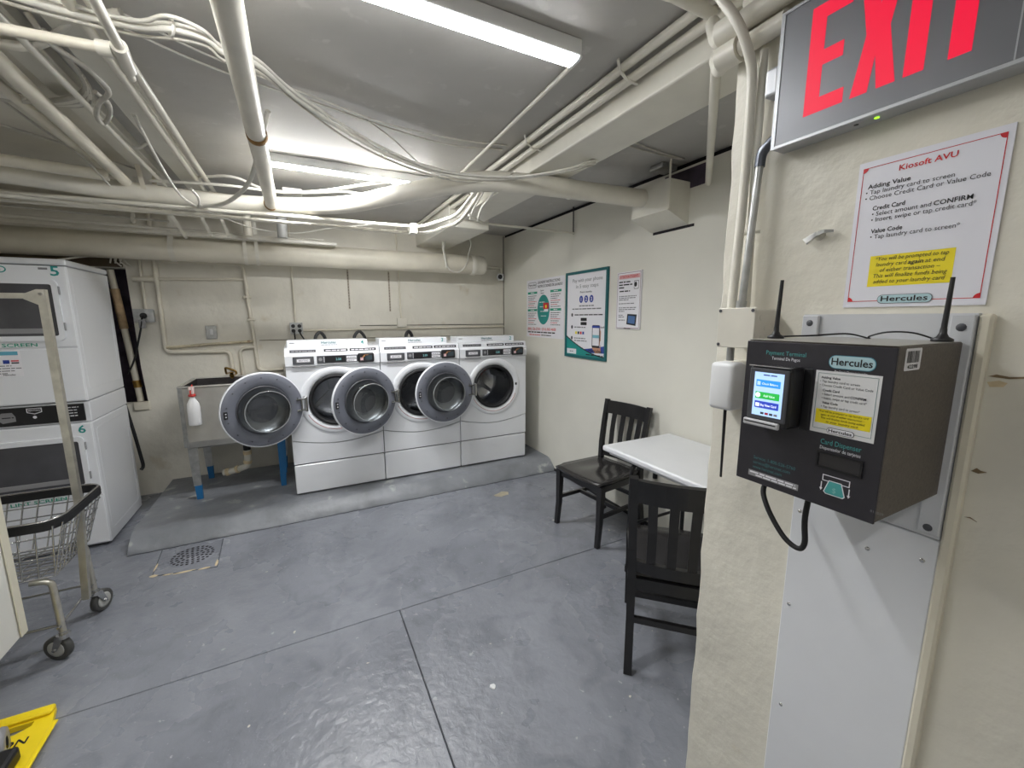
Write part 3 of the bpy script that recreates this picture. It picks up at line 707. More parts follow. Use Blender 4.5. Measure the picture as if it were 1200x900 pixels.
# ================================================================== LAUNDRY CART
def cart():
    xe, yn, yf = -.955, 2.30, 2.745
    xw = -1.72
    t = thing('laundry_cart', 'chrome wire laundry cart with black bumper rim and hanging pole', 'laundry cart', (-1.35, 2.52, 0))
    zr, zb = .65, .40
    rim = fillet([(xw, yn, zr), (xe - .03, yn, zr), (xe, yn + .06, zr), (xe, yf - .04, zr), (xe - .04, yf, zr), (xw, yf, zr)], .05, 4)
    MB().bar(rim, .018, .034).build('bumper_rim', rubber_m, t)
    MB().tube([p + V((0, 0, .022)) for p in rim], .005, 6).build('rim_wire', chrome_m, t)
    # wires: two sides and the end, then the bottom
    w = MB(); r = .0032
    bx, by0, by1 = xe - .065, yn + .06, yf - .06
    n = 15
    for i in range(n):
        f = i / (n - 1); x = xw + (xe - .02 - xw) * f; xb = xw + (bx - xw) * f
        w.tube([(x, yn, zr), (xb, by0, zb)], r, 5); w.tube([(x, yf, zr), (xb, by1, zb)], r, 5)
        w.tube([(xb, by0, zb), (xb, by1, zb)], r, 5)
    for i in range(10):
        f = i / 9; w.tube([(xe, yn + .03 + (yf - yn - .06) * f, zr), (bx, by0 + (by1 - by0) * f, zb)], r, 5)
        w.tube([(xw, by0 + (by1 - by0) * f, zb), (bx, by0 + (by1 - by0) * f, zb)], r, 5)
    for k in range(1, 6):
        f = k / 5.0; z = zr + (zb - zr) * f
        a, b, c = xe + (bx - xe) * f, yn + (by0 - yn) * f, yf + (by1 - yf) * f
        w.tube([(xw, b, z), (a, b, z), (a, c, z), (xw, c, z)], 0.0045 if k == 5 else r, 5)
    w.build('wire_basket', chrome_m, t)
    # legs, low frame, casters
    for ly in (2.36, 2.68):
        leg = MB().tube(fillet([(-1.10, ly, zb - .012), (-1.035, ly, zb - .018), (-1.03, ly, .13)], .035, 4), .0125, 10).build('leg', nickel_m, t)
    for ly in (2.36, 2.68):
        MB().tube(fillet([(-1.66, ly, zb - .012), (-1.69, ly, zb - .02), (-1.69, ly, .13)], .035, 4), .0125, 10).build('leg', nickel_m, t)
    fr = MB().tube([(-1.69, 2.36, .168), (-1.03, 2.36, .168)], .006, 8).tube([(-1.69, 2.68, .168), (-1.03, 2.68, .168)], .006, 8)
    fr.tube([(-1.03, 2.33, .168), (-1.03, 2.71, .168)], .006, 8).tube([(-1.69, 2.36, .168), (-1.69, 2.68, .168)], .006, 8)
    fr.build('lower_frame', chrome_m, t)
    for lx in (-1.03, -1.69):
        for ly, yaw in ((2.36, 155), (2.68, 70)):
            a = math.radians(yaw); d = V((math.cos(a), math.sin(a), 0)); sdir = V((-math.sin(a), math.cos(a), 0))
            top = V((lx, ly, .125)); ax = top + d * .03; ax.z = .056
            k = MB().cyl(top, top - V((0, 0, .018)), .024, 16).cyl(top + V((0, 0, .012)), top, .014, 12)
            for s in (-1, 1): k.bar([top + sdir * .018 * s + d * .004 - V((0, 0, .014)), ax + sdir * .02 * s], .034, .003, tuple(sdir), w2=.02)
            k.cyl(ax - sdir * .026, ax + sdir * .026, .007, 8)
            ck = k.build('caster', chrome_m, t)
            MB().lathe([(.012, -.016), (.038, -.013), (.046, -.015), (.055, -.012), (.056, 0), (.055, .012), (.046, .015), (.038, .013), (.012, .016)], ax, sdir, 28).build('wheel', mat('grey_rubber', (72, 72, 70), .55), ck)
            MB().lathe([(.0, -.0165), (.03, -.0155), (.037, -.0145), (.036, .0145), (.03, .0155), (0, .0165)], ax, sdir, 24).build('wheel_hub', mat('hub_grey', (170, 170, 166), .4), ck)
    # hanging pole
    MB().bar([(-1.0, 2.52, .18), (-.968, 2.52, .66), (-.965, 2.52, 1.625)], .026, .026, (0, 1, 0)).build('pole', nickel_m, t)
    MB().bar([(-.955, 2.52, 1.598), (-1.72, 2.52, 1.592)], .02, .022, (0, 0, 1)).build('hanging_bar', nickel_m, t)
    MB().bar([(-1.70, 2.52, .18), (-1.72, 2.52, 1.61)], .026, .026, (0, 1, 0)).build('pole', nickel_m, t)
    MB().prism([(-.953, 2.506, 1.625), (-.978, 2.506, 1.625), (-1.02, 2.506, 1.604), (-1.02, 2.506, 1.584), (-.978, 2.506, 1.560), (-.953, 2.506, 1.560)], (0, .003, 0)).build('gusset', nickel_m, t)
    MB().cyl((-.965, 2.506, 1.606), (-.965, 2.498, 1.606), .006, 8).build('bolt', chrome_m, t)
cart()

# white cabinet cut off by the left edge of the picture
def cabinet_left():
    t = thing('white_cabinet', 'white cabinet with cream edge cut by the left side', 'cabinet', (-1.4, 1.9, 0))
    MB().rbox(-1.72, -1.092, 1.60, 2.235, .245, 1.05, .006, 1).build('body', mat('cabinet_white', (220, 219, 212), .4), t)
    MB().rbox(-1.092, -1.078, 1.60, 2.232, .247, 1.05, .004, 1).build('side_panel', mat('cabinet_white', (220, 219, 212), .4), t)
    MB().rbox(-1.076, -1.070, 2.19, 2.232, .25, 1.05, .002, 1).build('edge_strip', mat('cabinet_cream', (216, 211, 192), .5), t)
    MB().rbox(-1.70, -1.215, 1.64, 2.215, .0, .244, .01, 1).build('plinth', mat('cabinet_cream', (216, 211, 192), .5), t)
cabinet_left()

# yellow floor sign lying flat, and the black block beside it
def floor_sign():
    t = thing('caution_sign', 'yellow plastic caution sign lying flat on the floor', 'floor sign', (-1.06, 1.80, 0))
    out = [(-1.20, 1.50), (-.905, 1.50), (-.925, 1.955), (-.945, 2.035), (-1.18, 2.035), (-1.19, 1.955)]
    hole = [(-1.12, 1.945), (-1.02, 1.945), (-.985, 1.965), (-.985, 1.985), (-1.13, 1.985)]
    MB().plate(out, [hole], (0, 0, .022), (1, 0, 0), (0, 1, 0), (0, 0, 1), .02).build('board', yplastic_m, t)
    MB().rbox(-1.18, -.942, 1.992, 2.034, .022, .038, .005, 1).build('handle_rail', yplastic_m, t)
    MB().rbox(-.922, -.906, 1.52, 1.95, .022, .03, .003, 1).build('edge_lip', yplastic_m, t)
    S = Sheet((-1.19, 1.80, .0222), (1, 0, 0), (0, 1, 0), (0, 0, 1)); S.text('caution_print', ink_m, 'CAUTION', .222, .085, .028, .20, 'r', True); S.build(t)
floor_sign()
b = thing('black_block', 'black plastic block lying on the yellow caution sign', 'block', (-1.0, 1.80, .022))
MB().rbox(-1.09, -.948, 1.70, 1.825, .0225, .075, .012, 2).build('body', black_m, b)
MB().lathe([(.02, 0), (.05, .0), (.055, .01), (.05, .02), (.02, .02)], (-1.02, 1.865, .06), (1, .3, 0), 24).build('wheel', mgrey_m, b)

# ================================================================== CHAIRS
def make_chair():
    t = thing('wooden_chair', 'x', 'chair', (0, 0, 0), 0, 'black wooden slat back chairs at the table')
    # seat: shaped board, wider in front
    nx, ny = 12, 10; vs = []; fs = []
    def prof(u, v):     # u -1..1 across, v 0 back ..1 front
        hw = .195 + .035 * v - (.012 * v * v if v > .8 else 0)
        x = u * hw; y = -.205 + .43 * v + .018 * (1 - u * u) * v ** 3
        z = .446 - .010 * math.exp(-((abs(u) - .45) / .3) ** 2) * math.exp(-((v - .4) / .35) ** 2) - .008 * max(0, v - .8) / .2
        return x, y, z
    for top in (1, 0):
        for j in range(ny + 1):
            for i in range(nx + 1):
                x, y, z = prof(-1 + 2 * i / nx, j / ny); k = 1 if top else .975
                vs.append((x * k, y * k, z if top else .418))
    o = (nx + 1) * (ny + 1); q = lambda j, i: j * (nx + 1) + i
    for j in range(ny):
        for i in range(nx):
            fs.append((q(j, i), q(j, i + 1), q(j + 1, i + 1), q(j + 1, i))); fs.append((o + q(j, i), o + q(j + 1, i), o + q(j + 1, i + 1), o + q(j, i + 1)))
    for i in range(nx): fs.append((q(0, i), o + q(0, i), o + q(0, i + 1), q(0, i + 1))); fs.append((q(ny, i), q(ny, i + 1), o + q(ny, i + 1), o + q(ny, i)))
    for j in range(ny): fs.append((q(j, 0), q(j + 1, 0), o + q(j + 1, 0), o + q(j, 0))); fs.append((q(j, nx), o + q(j, nx), o + q(j + 1, nx), q(j + 1, nx)))
    MB().add(vs, fs, True).build('seat', seat_m, t)
    for s in (-1, 1):
        MB().bar([(s * .205, .19, .418), (s * .204, .195, .30), (s * .204, .198, .16), (s * .206, .214, .0)], .042, .042, (0, 1, 0), w2=.028, h2=.028).build('leg', chair_m, t)
        # rear leg running up as the back post
        MB().bar([(s * .186, -.245, 0), (s * .186, -.218, .20), (s * .187, -.205, .42), (s * .189, -.212, .56), (s * .192, -.236, .72), (s * .195, -.268, .885)], .034, .040, (0, 1, 0), w2=.032, h2=.026).build('leg', chair_m, t)
        MB().bar([(s * .200, .185, .398), (s * .186, -.195, .398)], .018, .05, (0, 0, 1)).build('apron', chair_m, t)
        MB().bar([(s * .203, .197, .205), (s * .187, -.215, .205)], .018, .026, (0, 0, 1)).build('stretcher', chair_m, t)
    MB().bar([(-.20, .192, .396), (.20, .192, .396)], .02, .052, (0, 0, 1)).build('apron', chair_m, t)
    MB().bar([(-.186, -.205, .396), (.186, -.205, .396)], .02, .052, (0, 0, 1)).build('apron', chair_m, t)
    MB().bar([(-.195, 0, .205), (.195, 0, .205)], .018, .026, (0, 0, 1)).build('stretcher', chair_m, t)
    MB().bar([(-.186, -.216, .235), (.186, -.216, .235)], .018, .026, (0, 0, 1)).build('stretcher', chair_m, t)
    bow = lambda x, y0: y0 - .028 * (1 - (x / .19) ** 2)
    xs = [-.188 + .376 * i / 10 for i in range(11)]
    MB().bar([(x, bow(x, -.257), .828) for x in xs], .020, .098, (0, -.17, 1)).build('crest_rail', chair_m, t)
    MB().bar([(x, bow(x, -.206) , .482) for x in xs], .020, .052, (0, -.1, 1)).build('lower_back_rail', chair_m, t)
    for x in (-.116, -.039, .039, .116):
        yb = bow(x, -.208); yt = bow(x, -.250)
        MB().bar([(x, yb, .49), (x, (yb + yt) / 2 + .006, .65), (x * 1.03, yt, .79)], .036, .011, (0, 1, 0)).build('slat', chair_m, t)
    return t
ch = make_chair()
ch.location = (1.832, 2.212, 0); ch.rotation_euler = (0, 0, math.radians(96.4)); ch['label'] = 'black wooden chair against the poster wall at the far table end'
dup(ch, (1.45, 1.198, 0), math.radians(-45), 'black wooden chair nearer the camera, back turned, half behind the pillar')

# ================================================================== TABLE
def table():
    t = thing('folding_table', 'white topped table between the two black chairs', 'table', (1.87, 1.45, 0), 0)
    x0, x1, y0, y1 = 1.583, 2.150, 1.00, 1.895
    MB().rbox(x0, x1, y0, y1, .705, .740, .012, 3).build('table_top', lam_m, t)
    MB().rbox(x0 + .03, x1 - .03, y0 + .03, y1 - .03, .685, .705, .004, 1).build('skirt', white_matte, t)
    for ly in (1.045, 1.70):
        l = MB().tube(fillet([(x0 + .06, ly, 0.012), (x0 + .06, ly, .66), (x1 - .06, ly, .66), (x1 - .06, ly, .012)], .04, 4), .0125, 10); l.build('leg_frame', black_m, t)
        MB().tube([(x0 + .06, ly, .30), (x1 - .06, ly, .30)], .009, 8).build('cross_bar', black_m, t)
        for lx in (x0 + .06, x1 - .06): MB().cyl((lx, ly, 0), (lx, ly, .04), .017, 10).build('foot_cap', rubber_m, t)
        MB().cyl((1.83, ly, .55), (1.83, ly, .66), .014, 10).build('brace_post', black_m, t)
        MB().tube([(1.83, ly, .60), (1.83, (1.37 + ly) / 2, .69)], .008, 8).build('brace', black_m, t)
table()

# ================================================================== POSTERS ON THE RIGHT WALL  (u to the right = -y)
def wall_sheet(x, y, z): return Sheet((x, y, z), (0, -1, 0), (0, 0, 1), (-1, 0, 0))
def lines(S, part, m, u, w, width, n, step, t, var=.35):
    rnd = random.Random(int(u * 1000 + w * 777))
    for k in range(n): S.dashes(part, m, u, w - k * step, width * (1 - var * rnd.random()), t)

def poster_instructions():
    y0, z0, W, H = 3.872, 1.305, .694, .575
    t = thing('instruction_poster', 'white and green laundry instruction poster nearest the washers', 'poster', (XR, y0 - W / 2, z0))
    MB().box(XR - .004, XR - .0003, y0 - W, y0, z0, z0 + H).build('sheet', paper_m, t)
    S = wall_sheet(XR - .004, y0, z0)
    S.rrect('logo', ink_m, .03, .495, .20, .55, .02); S.rrect('logo_core', paper_m, .034, .499, .196, .546, .018, .0009); S.text('logo_print', ink_m, 'Hercules', .115, .513, .024, .145, 'c', True, h=.0013)
    S.text('heading', ink_m, 'LAUNDRY INSTRUCTIONS', .225, .53, .024, .40, 'l', True); S.text('heading', ink_m, 'INSTRUCCIONES DE LAVADO', .225, .492, .024, .44, 'l', True)
    S.ell('teal_oval', teal_m, .335, .275, .115, .145)
    for u, w in ((.025, .435), (.46, .435), (.025, .262), (.46, .262)): S.rect('green_header', green_m, u, w, u + .19, w + .022); S.dashes('header_print', paper_m, u + .06, w + .007, .07, .008, .0011)
    S.text('column_title', ink_m, 'Español', .28, .455, .014, None, 'l', True); S.text('column_title', ink_m, 'Washer', .28, .43, .014, None, 'l', True)
    for u, w in ((.035, .412), (.47, .412), (.035, .24), (.47, .24)):
        for k in range(7): S.dashes('small_print', red_m if k in (3, 5) else ink_m, u, w - k * .019, .165 - .05 * ((k * 7) % 3) / 2, .006)
    for k in range(4): S.dashes('oval_print', paper_m, .26 + .01 * k, .345 - k * .045, .10, .007, .0011)
    S.rect('red_tag', red_m, .335, .28, .435, .34, .0012); S.rect('white_tag', paper_m, .35, .255, .425, .28, .0012); S.ell('tag_mark', yellow_m, .385, .305, .016, .016, .0016)
    S.text('phone_number', red_m, '(800) 526-5760 • (516) 863-4600', .025, .072, .026, .54, 'l', True)
    S.dashes('footer_print', ink_m, .03, .045, .52, .012); S.dashes('footer_print', red_m, .06, .02, .22, .009); S.dashes('footer_print', ink_m, .30, .02, .18, .009)
    S.build(t)
poster_instructions()

def poster_framed():
    y0, z0, W, H = 3.141, 1.155, .572, .735
    t = thing('framed_poster', 'tall teal framed poster about paying by phone, middle of three', 'poster', (XR, y0 - W / 2, z0))
    MB().plate([(0, 0), (W, 0), (W, H), (0, H)], [[(.022, .022), (W - .022, .022), (W - .022, H - .022), (.022, H - .022)]], (XR - .016, y0, z0), (0, -1, 0), (0, 0, 1), (-1, 0, 0), .0155).build('frame', dteal_m, t)
    MB().box(XR - .008, XR - .0004, y0 - W + .02, y0 - .02, z0 + .02, z0 + H - .02).build('sheet', paper_m, t)
    S = wall_sheet(XR - .008, y0, z0)
    S.text('title', gink_m, 'Pay with your phone', .30, .645, .030, .40, 'c'); S.text('title', gink_m, 'in 5 easy steps', .30, .595, .030, .30, 'c')
    S.text('subtitle', ink_m, 'First in laundry', .29, .553, .014, .16, 'c', True)
    for k in range(3): S.ell('blue_badge', blue_m, .225 + .07 * k, .50, .026, .030); S.text('badge_number', paper_m, '123'[k], .225 + .07 * k, .484, .03, None, 'c', True, h=.0011)
    S.dashes('small_print', gink_m, .20, .44, .20, .009); S.dashes('small_print', gink_m, .10, .415, .40, .009)
    for w in (.365, .26, .165): S.ell('step_dot', dgrey_m, .10, w + .005, .014, .016); S.dashes('small_print', ink_m if w > .3 else gink_m, .135, w, .38 if w > .3 else .16, .009)
    S.dashes('small_print', gink_m, .135, .145, .18, .008)
    for w in (.318, .283): S.rrect('store_badge', ink_m, .225, w, .31, w + .026, .005)
    for k, m in enumerate((yellow_m, ink_m, red_m, blue_m)): S.rect('card_icon', m, .15 + .034 * k, .205, .175 + .034 * k, .228)
    # phone in a hand
    S.rrect('phone', ink_m, .385, .10, .485, .285, .012); S.rect('phone_screen', paper_m, .393, .118, .477, .262, .0010); S.rect('phone_bar', mat('phone_teal', (120, 180, 196), .5), .395, .18, .475, .205, .0014)
    S.rect('phone_header', blue_m, .385, .262, .485, .28, .0013); S.text('phone_logo', ink_m, 'kiosoft', .49, .262, .016, .05, 'l', True)
    S.poly('hand', mat('hand_print', (190, 140, 112), .5), [(.47, .13), (.497, .16), (.50, .23), (.487, .26), (.487, .12)], .0008); S.poly('hand', MATS['hand_print'], [(.385, .10), (.43, .055), (.50, .06), (.50, .13), (.487, .10)], .0008)
    # blue and teal foot
    S.poly('foot_blue', blue_m, [(.12, .105), (.26, .078), (.40, .096), (.55, .12), (.55, .06), (.26, .05)], .0005)
    curve = [(.022 + .53 * i / 14, .022 + .155 * (1 - i / 14) ** 1.7) for i in range(15)]
    S.poly('foot_teal', teal_m, [(.022, .022)] + [(.552, .022)] + curve[::-1], .0007)
    S.mb('foot_line', ink_m)
    for a, c in zip(curve, curve[1:]): S.poly('foot_line', ink_m, [a, c, (c[0], c[1] + .009), (a[0], a[1] + .012)], .0010)
    S.rect('foot_sticker', paper_m, .03, .03, .17, .075, .0010); S.dashes('sticker_print', gink_m, .075, .048, .05, .008, .0014)
    S.text('foot_logo', ink_m, 'Hercules', .43, .062, .026, .17, 'c', True, h=.0016); S.dashes('foot_print', ink_m, .31, .032, .22, .010, .0016)
    S.build(t)
poster_framed()

def poster_notice():
    y0, z0, W, H = 2.466, 1.417, .248, .412
    t = thing('notice_sign', 'small white notice with red heading, rightmost on the poster wall', 'sign', (XR, y0 - W / 2, z0))
    MB().box(XR - .012, XR - .0004, y0 - W, y0, z0, z0 + H).build('board', paper_m, t)
    S = wall_sheet(XR - .012, y0, z0)
    S.frame('border', mat('maroon_print', (120, 60, 66), .5), .006, .006, W - .006, H - .006, .003)
    S.rect('heading_band', mat('pink_print', (222, 176, 178), .5), .02, .362, W - .014, .392, .0005); S.text('heading', red_m, 'ATTENTION STUDENTS', W / 2, .368, .017, .19, 'c', True)
    for k, wv in enumerate((.12, .14, .06)): S.dashes('bold_print', ink_m, .022, .336 - k * .02, wv, .009)
    S.dashes('bold_print', ink_m, .03, .27, .11, .009)
    for k, (w, wv) in enumerate(((.235, .18), (.222, .17), (.209, .10), (.182, .16), (.152, .18), (.139, .17), (.126, .06), (.098, .05), (.085, .06), (.062, .07))): S.dashes('small_print', gink_m, .028, w, wv, .006)
    S.rrect('tag_picture', mgrey_m, .178, .285, .225, .345, .006); S.rrect('tag_core', paper_m, .183, .29, .22, .34, .005, .0009); S.ell('tag_dot', ink_m, .195, .318, .013, .018, .0012)
    S.poly('reader_picture', ink_m, [(.115, .035), (.21, .024), (.218, .105), (.122, .11)]); S.poly('reader_screen', mat('reader_blue', (74, 110, 160), .5), [(.128, .045), (.198, .038), (.203, .092), (.132, .098)], .0010)
    S.text('footer_logo', ink_m, 'Hercules', W / 2, .0, .010, .065, 'c', True); S.build(t)
poster_notice()

# ================================================================== PAPER SIGN BY THE EXIT SIGN
def paper_sign():
    y0, z0, W, H = .4745, 1.520, .208, .285
    t = thing('instruction_sheet', 'white sheet with red border taped above the payment kiosk', 'sign', (XP, y0 - W / 2, z0))
    MB().box(XP - .0028, XP - .0004, y0 - W, y0, z0, z0 + H).build('sheet', mat('sheet_paper', (226, 226, 234), .35), t)
    S = wall_sheet(XP - .0028, y0, z0); e = .0004
    b = .0075
    S.frame('red_border', red_m, b, b + .004, W - b, H - b - .004, .0012, e)
    for u, w, a in ((b, H - b - .004, 270), (W - b, H - b - .004, 180), (W - b, b + .004, 90), (b, b + .004, 0)):
        S.poly('red_corner', red_m, [(u, w)] + [(u + .009 * math.cos(math.radians(a + 90 * k / 5)), w + .009 * math.sin(math.radians(a + 90 * k / 5))) for k in range(6)], e * 1.5)
    S.text('title', red_m, 'Kiosoft AVU', .105, .2545, .0098, .080, 'c', True, h=e * 2)
    T = lambda s, u, w, wd, bold=False, sh=0.0: S.text('lettering', ink_m, s, u, w, .0080, wd, 'l', bold, sh, e * 2)
    T('Adding Value', .0185, .2325, .066, True); T('• Tap laundry card to screen', .0165, .2215, .128); T('• Choose Credit Card or Value Code', .0165, .2105, .172)
    T('Credit Card', .031, .1895, .050, True); T('• Select amount and', .031, .1785, .088); T('CONFIRM', .122, .1785, .050, True); T('• Insert, swipe or tap credit card*', .031, .1675, .146)
    T('Value Code', .033, .1455, .049, True); T('• Tap laundry card to screen*', .033, .1345, .128)
    S.rect('highlight', yellow_m, .038, .0405, .161, .1005, e)
    Y = lambda s, w, wd, c=.0995: S.text('lettering', ink_m, s, c, w, .0074, wd, 'c', False, .18, e * 2.5)
    Y('*You will be prompted to tap', .0905, .106); Y('laundry card', .0795, .046, .072); S.text('lettering', ink_m, 'again', .1085, .0795, .0074, .022, 'c', True, .18, e * 2.5); Y('at end', .0795, .026, .135)
    Y('of either transaction –', .0685, .088); Y('This will finalize funds being', .0575, .108); Y('added to your laundry card', .0465, .104)
    S.rrect('logo', ink_m, .058, .0065, .140, .0235, .008, e * 2); S.rrect('logo_core', mat('logo_blue', (176, 206, 212), .5), .0588, .0073, .1392, .0227, .0075, e * 3); S.text('logo_print', ink_m, 'Hercules', .099, .0110, .0098, .070, 'c', True, h=e * 4)
    S.build(t)
paper_sign()

# ================================================================== EXIT SIGN
def exit_sign():
    ya, yb, z0, z1, xf = .634, .232, 1.876, 2.153, .99
    t = thing('exit_sign', 'grey metal exit sign with glowing red letters', 'exit sign', (XP, (ya + yb) / 2, z0))
    MB().rbox(xf + .003, XP - .0004, yb, ya, z0, z1, .003, 1).build('housing', exitframe_m, t)
    MB().plate([(yb, z0), (ya, z0), (ya, z1), (yb, z1)], [[(yb + .007, z0 + .006), (ya - .008, z0 + .006), (ya - .008, z1 - .006), (yb + .007, z1 - .006)]], (xf, 0, 0), (0, 1, 0), (0, 0, 1), (-1, 0, 0), .0029).build('frame', exitframe_m, t)
    S = wall_sheet(xf + .0015, ya, 0)
    MB().box(xf + .0016, xf + .003, yb + .008, ya - .009, z0 + .007, z1 - .007).build('face', exit_m, t)
    gl = mat('exit_red', (120, 0, 20), .5, emis=(255, 0, 62), estr=.3)
    rim = mat('letter_rim', (226, 206, 208), .4)
    def letter(nm, loop):
        cy = sum(p[0] for p in loop) / len(loop); cz = sum(p[1] for p in loop) / len(loop)
        MB().plate(loop, [], (xf + .0012, 0, 0), (0, 1, 0), (0, 0, 1), (-1, 0, 0), .0004).build('letter', gl, t)
    zb, zt = 1.921, 2.125; s = .028
    zm = (zb + zt) / 2
    eL, eR = .570, .498
    letter('E', [(eL, zb), (eR, zb), (eR, zb + s), (eL - s, zb + s), (eL - s, zm - s / 2), (eR + .008, zm - s / 2), (eR + .008, zm + s / 2), (eL - s, zm + s / 2), (eL - s, zt - s), (eR, zt - s), (eR, zt), (eL, zt)])
    a, b, m = .486, .416, .451
    letter('X', [(a, zb), (a - s, zb), (m, zm - .042), (b + s, zb), (b, zb), (m - .018, zm), (b, zt), (b + s, zt), (m, zm + .042), (a - s, zt), (a, zt), (m + .018, zm)])
    letter('I', [(.405, zb), (.377, zb), (.377, zt), (.405, zt)])
    letter('T', [(.347, zb), (.319, zb), (.319, zt - s), (.297, zt - s), (.297, zt), (.369, zt), (.369, zt - s), (.347, zt - s)])
    MB().box(xf + .0012, xf + .0022, .2685, .2705, z0 + .007, z1 - .007).build('face_seam', exitframe_m, t)
    MB().cyl((1.012, .478, z0), (1.012, .478, z0 - .001), .004, 10).build('test_button', black_m, t)
    MB().cyl((1.012, .445, z0), (1.012, .445, z0 - .0012), .004, 10).build('status_light', mat('green_led', (150, 220, 40), .4, emis=(150, 230, 40), estr=.8), t)
    MB().rbox(1.005, 1.02, .455, .47, z0 - .0008, z0, .0002, 1).build('catch', exitframe_m, t)
    # lamp head on the side
    MB().rbox(1.0, 1.036, .636, .668, 2.0, 2.06, .006, 2).build('side_bracket', exitframe_m, t)
exit_sign()

# ================================================================== PAYMENT KIOSK
def backing_board():
    t = thing('backing_board', 'tall white laminate board with cream edge under the payment kiosk', 'board', (1.03, .39, 0))
    MB().rbox(1.028, XP - .0004, .268, .524, .0, 1.088, .002, 1).build('board', lam_m, t)
    MB().rbox(1.020, XP - .0004, .250, .267, .0, 1.505, .004, 1).build('edge_trim', mat('cream_trim', (218, 212, 194), .5), t)
    for y, z in ((.507, 1.045), (.508, .80), (.50, .52), (.285, .55), (.288, 1.04), (.372, 1.02), (.51, .25)):
        MB().lathe([(.0045, .0), (.0042, -.0015), (.002, -.0022), (0, -.0022)], (1.028, y, z), (1, 0, 0), 10).build('screw', chrome_m, t)
backing_board()
def kiosk():
    xf, xb, ya, yb, z0, z1 = .78, 1.024, .510, .280, 1.178, 1.457
    t = thing('payment_kiosk', 'dark wall mounted payment terminal and card dispenser', 'payment kiosk', (1.0, .395, z0))
    MB().box(1.0245, XP - .0004, .269, .542, 1.092, 1.506).build('mounting_plate', plate_m, t)
    fl_ = MB().rbox(1.016, 1.0243, .508, .541, 1.40, 1.504, .002, 1); fl_.build('plate_flange', plate_m, t)
    MB().rbox(1.016, 1.0243, .269, .30, 1.10, 1.504, .002, 1).build('plate_flange', plate_m, t)
    for y, z in ((.525, 1.487), (.285, 1.482), (.285, 1.112)):
        MB().lathe([(.007, 0), (.006, -.001), (.0, -.001)], (1.016, y, z), (1, 0, 0), 12).build('plate_bolt', dgrey_m, t)
    b = MB().rbox(xf + .004, xb, yb, ya, z0, z1, .002, 1); b.build('box', kiosk_side_m, t)
    MB().rbox(xf, xf + .0042, yb - .0005, ya + .0005, z0 - .0005, z1 - .002, .001, 1).build('front_plate', kiosk_m, t)
    MB().box(xf + .002, xb, yb + .002, ya - .002, z1 + .0002, z1 + .001).build('top_sheet', mat('kiosk_top', (170, 168, 162), .35, .4), t)
    S = wall_sheet(xf, ya, 0); e = .0004
    u = lambda y: ya - y
    S.text('payment_lettering', mat('kiosk_teal', (74, 160, 158), .5), 'Payment Terminal', u(.437), 1.4315, .0075, .069, 'c', False, h=e * 2)
    S.text('terminal_subtitle', paper_m, 'Terminal De Pagos', u(.436), 1.4225, .0055, .049, 'c', False, h=e * 2)
    S.rrect('logo', mat('logo_rim', (70, 140, 160), .5), u(.367), 1.4165, u(.303), 1.4385, .010, e * 1.5); S.rrect('logo_core', MATS['logo_blue'], u(.366), 1.4175, u(.304), 1.4375, .0095, e * 2); S.text('logo_print', ink_m, 'Hercules', u(.335), 1.4225, .0115, .056, 'c', True, h=e * 3)
    S.text('logo_tagline', paper_m, 'The Smart Choice in Laundry', u(.335), 1.4105, .0032, .045, 'c', False, h=e * 2)
    S.text('dispenser_lettering', MATS['kiosk_teal'], 'Card Dispenser', u(.336), 1.2875, .0085, .058, 'c', False, h=e * 2); S.text('dispenser_subtitle', paper_m, 'Dispensador de tarjetas', u(.336), 1.2785, .0056, .058, 'c', False, h=e * 2)
    for s_, w, wd in (('Service: 1-800-526-5760', 1.226, .077), ('service@hercnet.com', 1.2165, .069), ('www.hercnet.com', 1.207, .055)): S.text('service_lettering', mat('kiosk_dim_teal', (66, 120, 122), .5), s_, u(.477), w, .0062, wd, 'l', False, h=e * 2)
    S.rect('number_strip', mgrey_m, u(.485), 1.190, u(.392), 1.2015, e); S.dashes('strip_print', paper_m, u(.482), 1.1965, .085, .003, e * 2); S.dashes('strip_print', paper_m, u(.47), 1.192, .075, .0025, e * 2)
    S.text('side_number', gink_m, '811029', u(.2855), 1.197, .004, None, 'l', False, h=e * 2)
    # instruction sticker
    S.rect('sticker', mat('kiosk_sticker', (222, 222, 222), .4), u(.384), 1.3055, u(.293), 1.4115, e)
    S.frame('sticker_border', dteal_m, u(.380), 1.3125, u(.297), 1.4075, .0006, e * 2)
    T = lambda s, a, w, wd, bold=False: S.text('sticker_lettering', ink_m, s, u(.384) + a, w, .0038, wd, 'l', bold, 0, e * 3)
    T('Adding Value', .009, 1.3985, .028, True); T('• Tap laundry card to screen', .008, 1.392, .056); T('• Choose Credit Card or Value Code', .008, 1.3855, .074)
    T('Credit Card', .0135, 1.377, .024, True); T('• Select amount and', .013, 1.3705, .039); T('CONFIRM', .0535, 1.3705, .021, True); T('• Insert, swipe or tap credit card*', .013, 1.364, .063)
    T('Value Code', .0145, 1.356, .023, True); T('• Tap laundry card to screen*', .0135, 1.3495, .055)
    S.rect('sticker_highlight', yellow_m, u(.3775), 1.3225, u(.2995), 1.3465, e * 2)
    for k, s_ in enumerate(('*You will be prompted to tap laundry card', 'again at end of either transaction –', 'This will finalize funds being added', 'to your laundry card')): S.text('sticker_lettering', ink_m, s_, u(.3385), 1.3415 - .0055 * k, .0033, (.07, .062, .062, .045)[k], 'c', False, .15, e * 3)
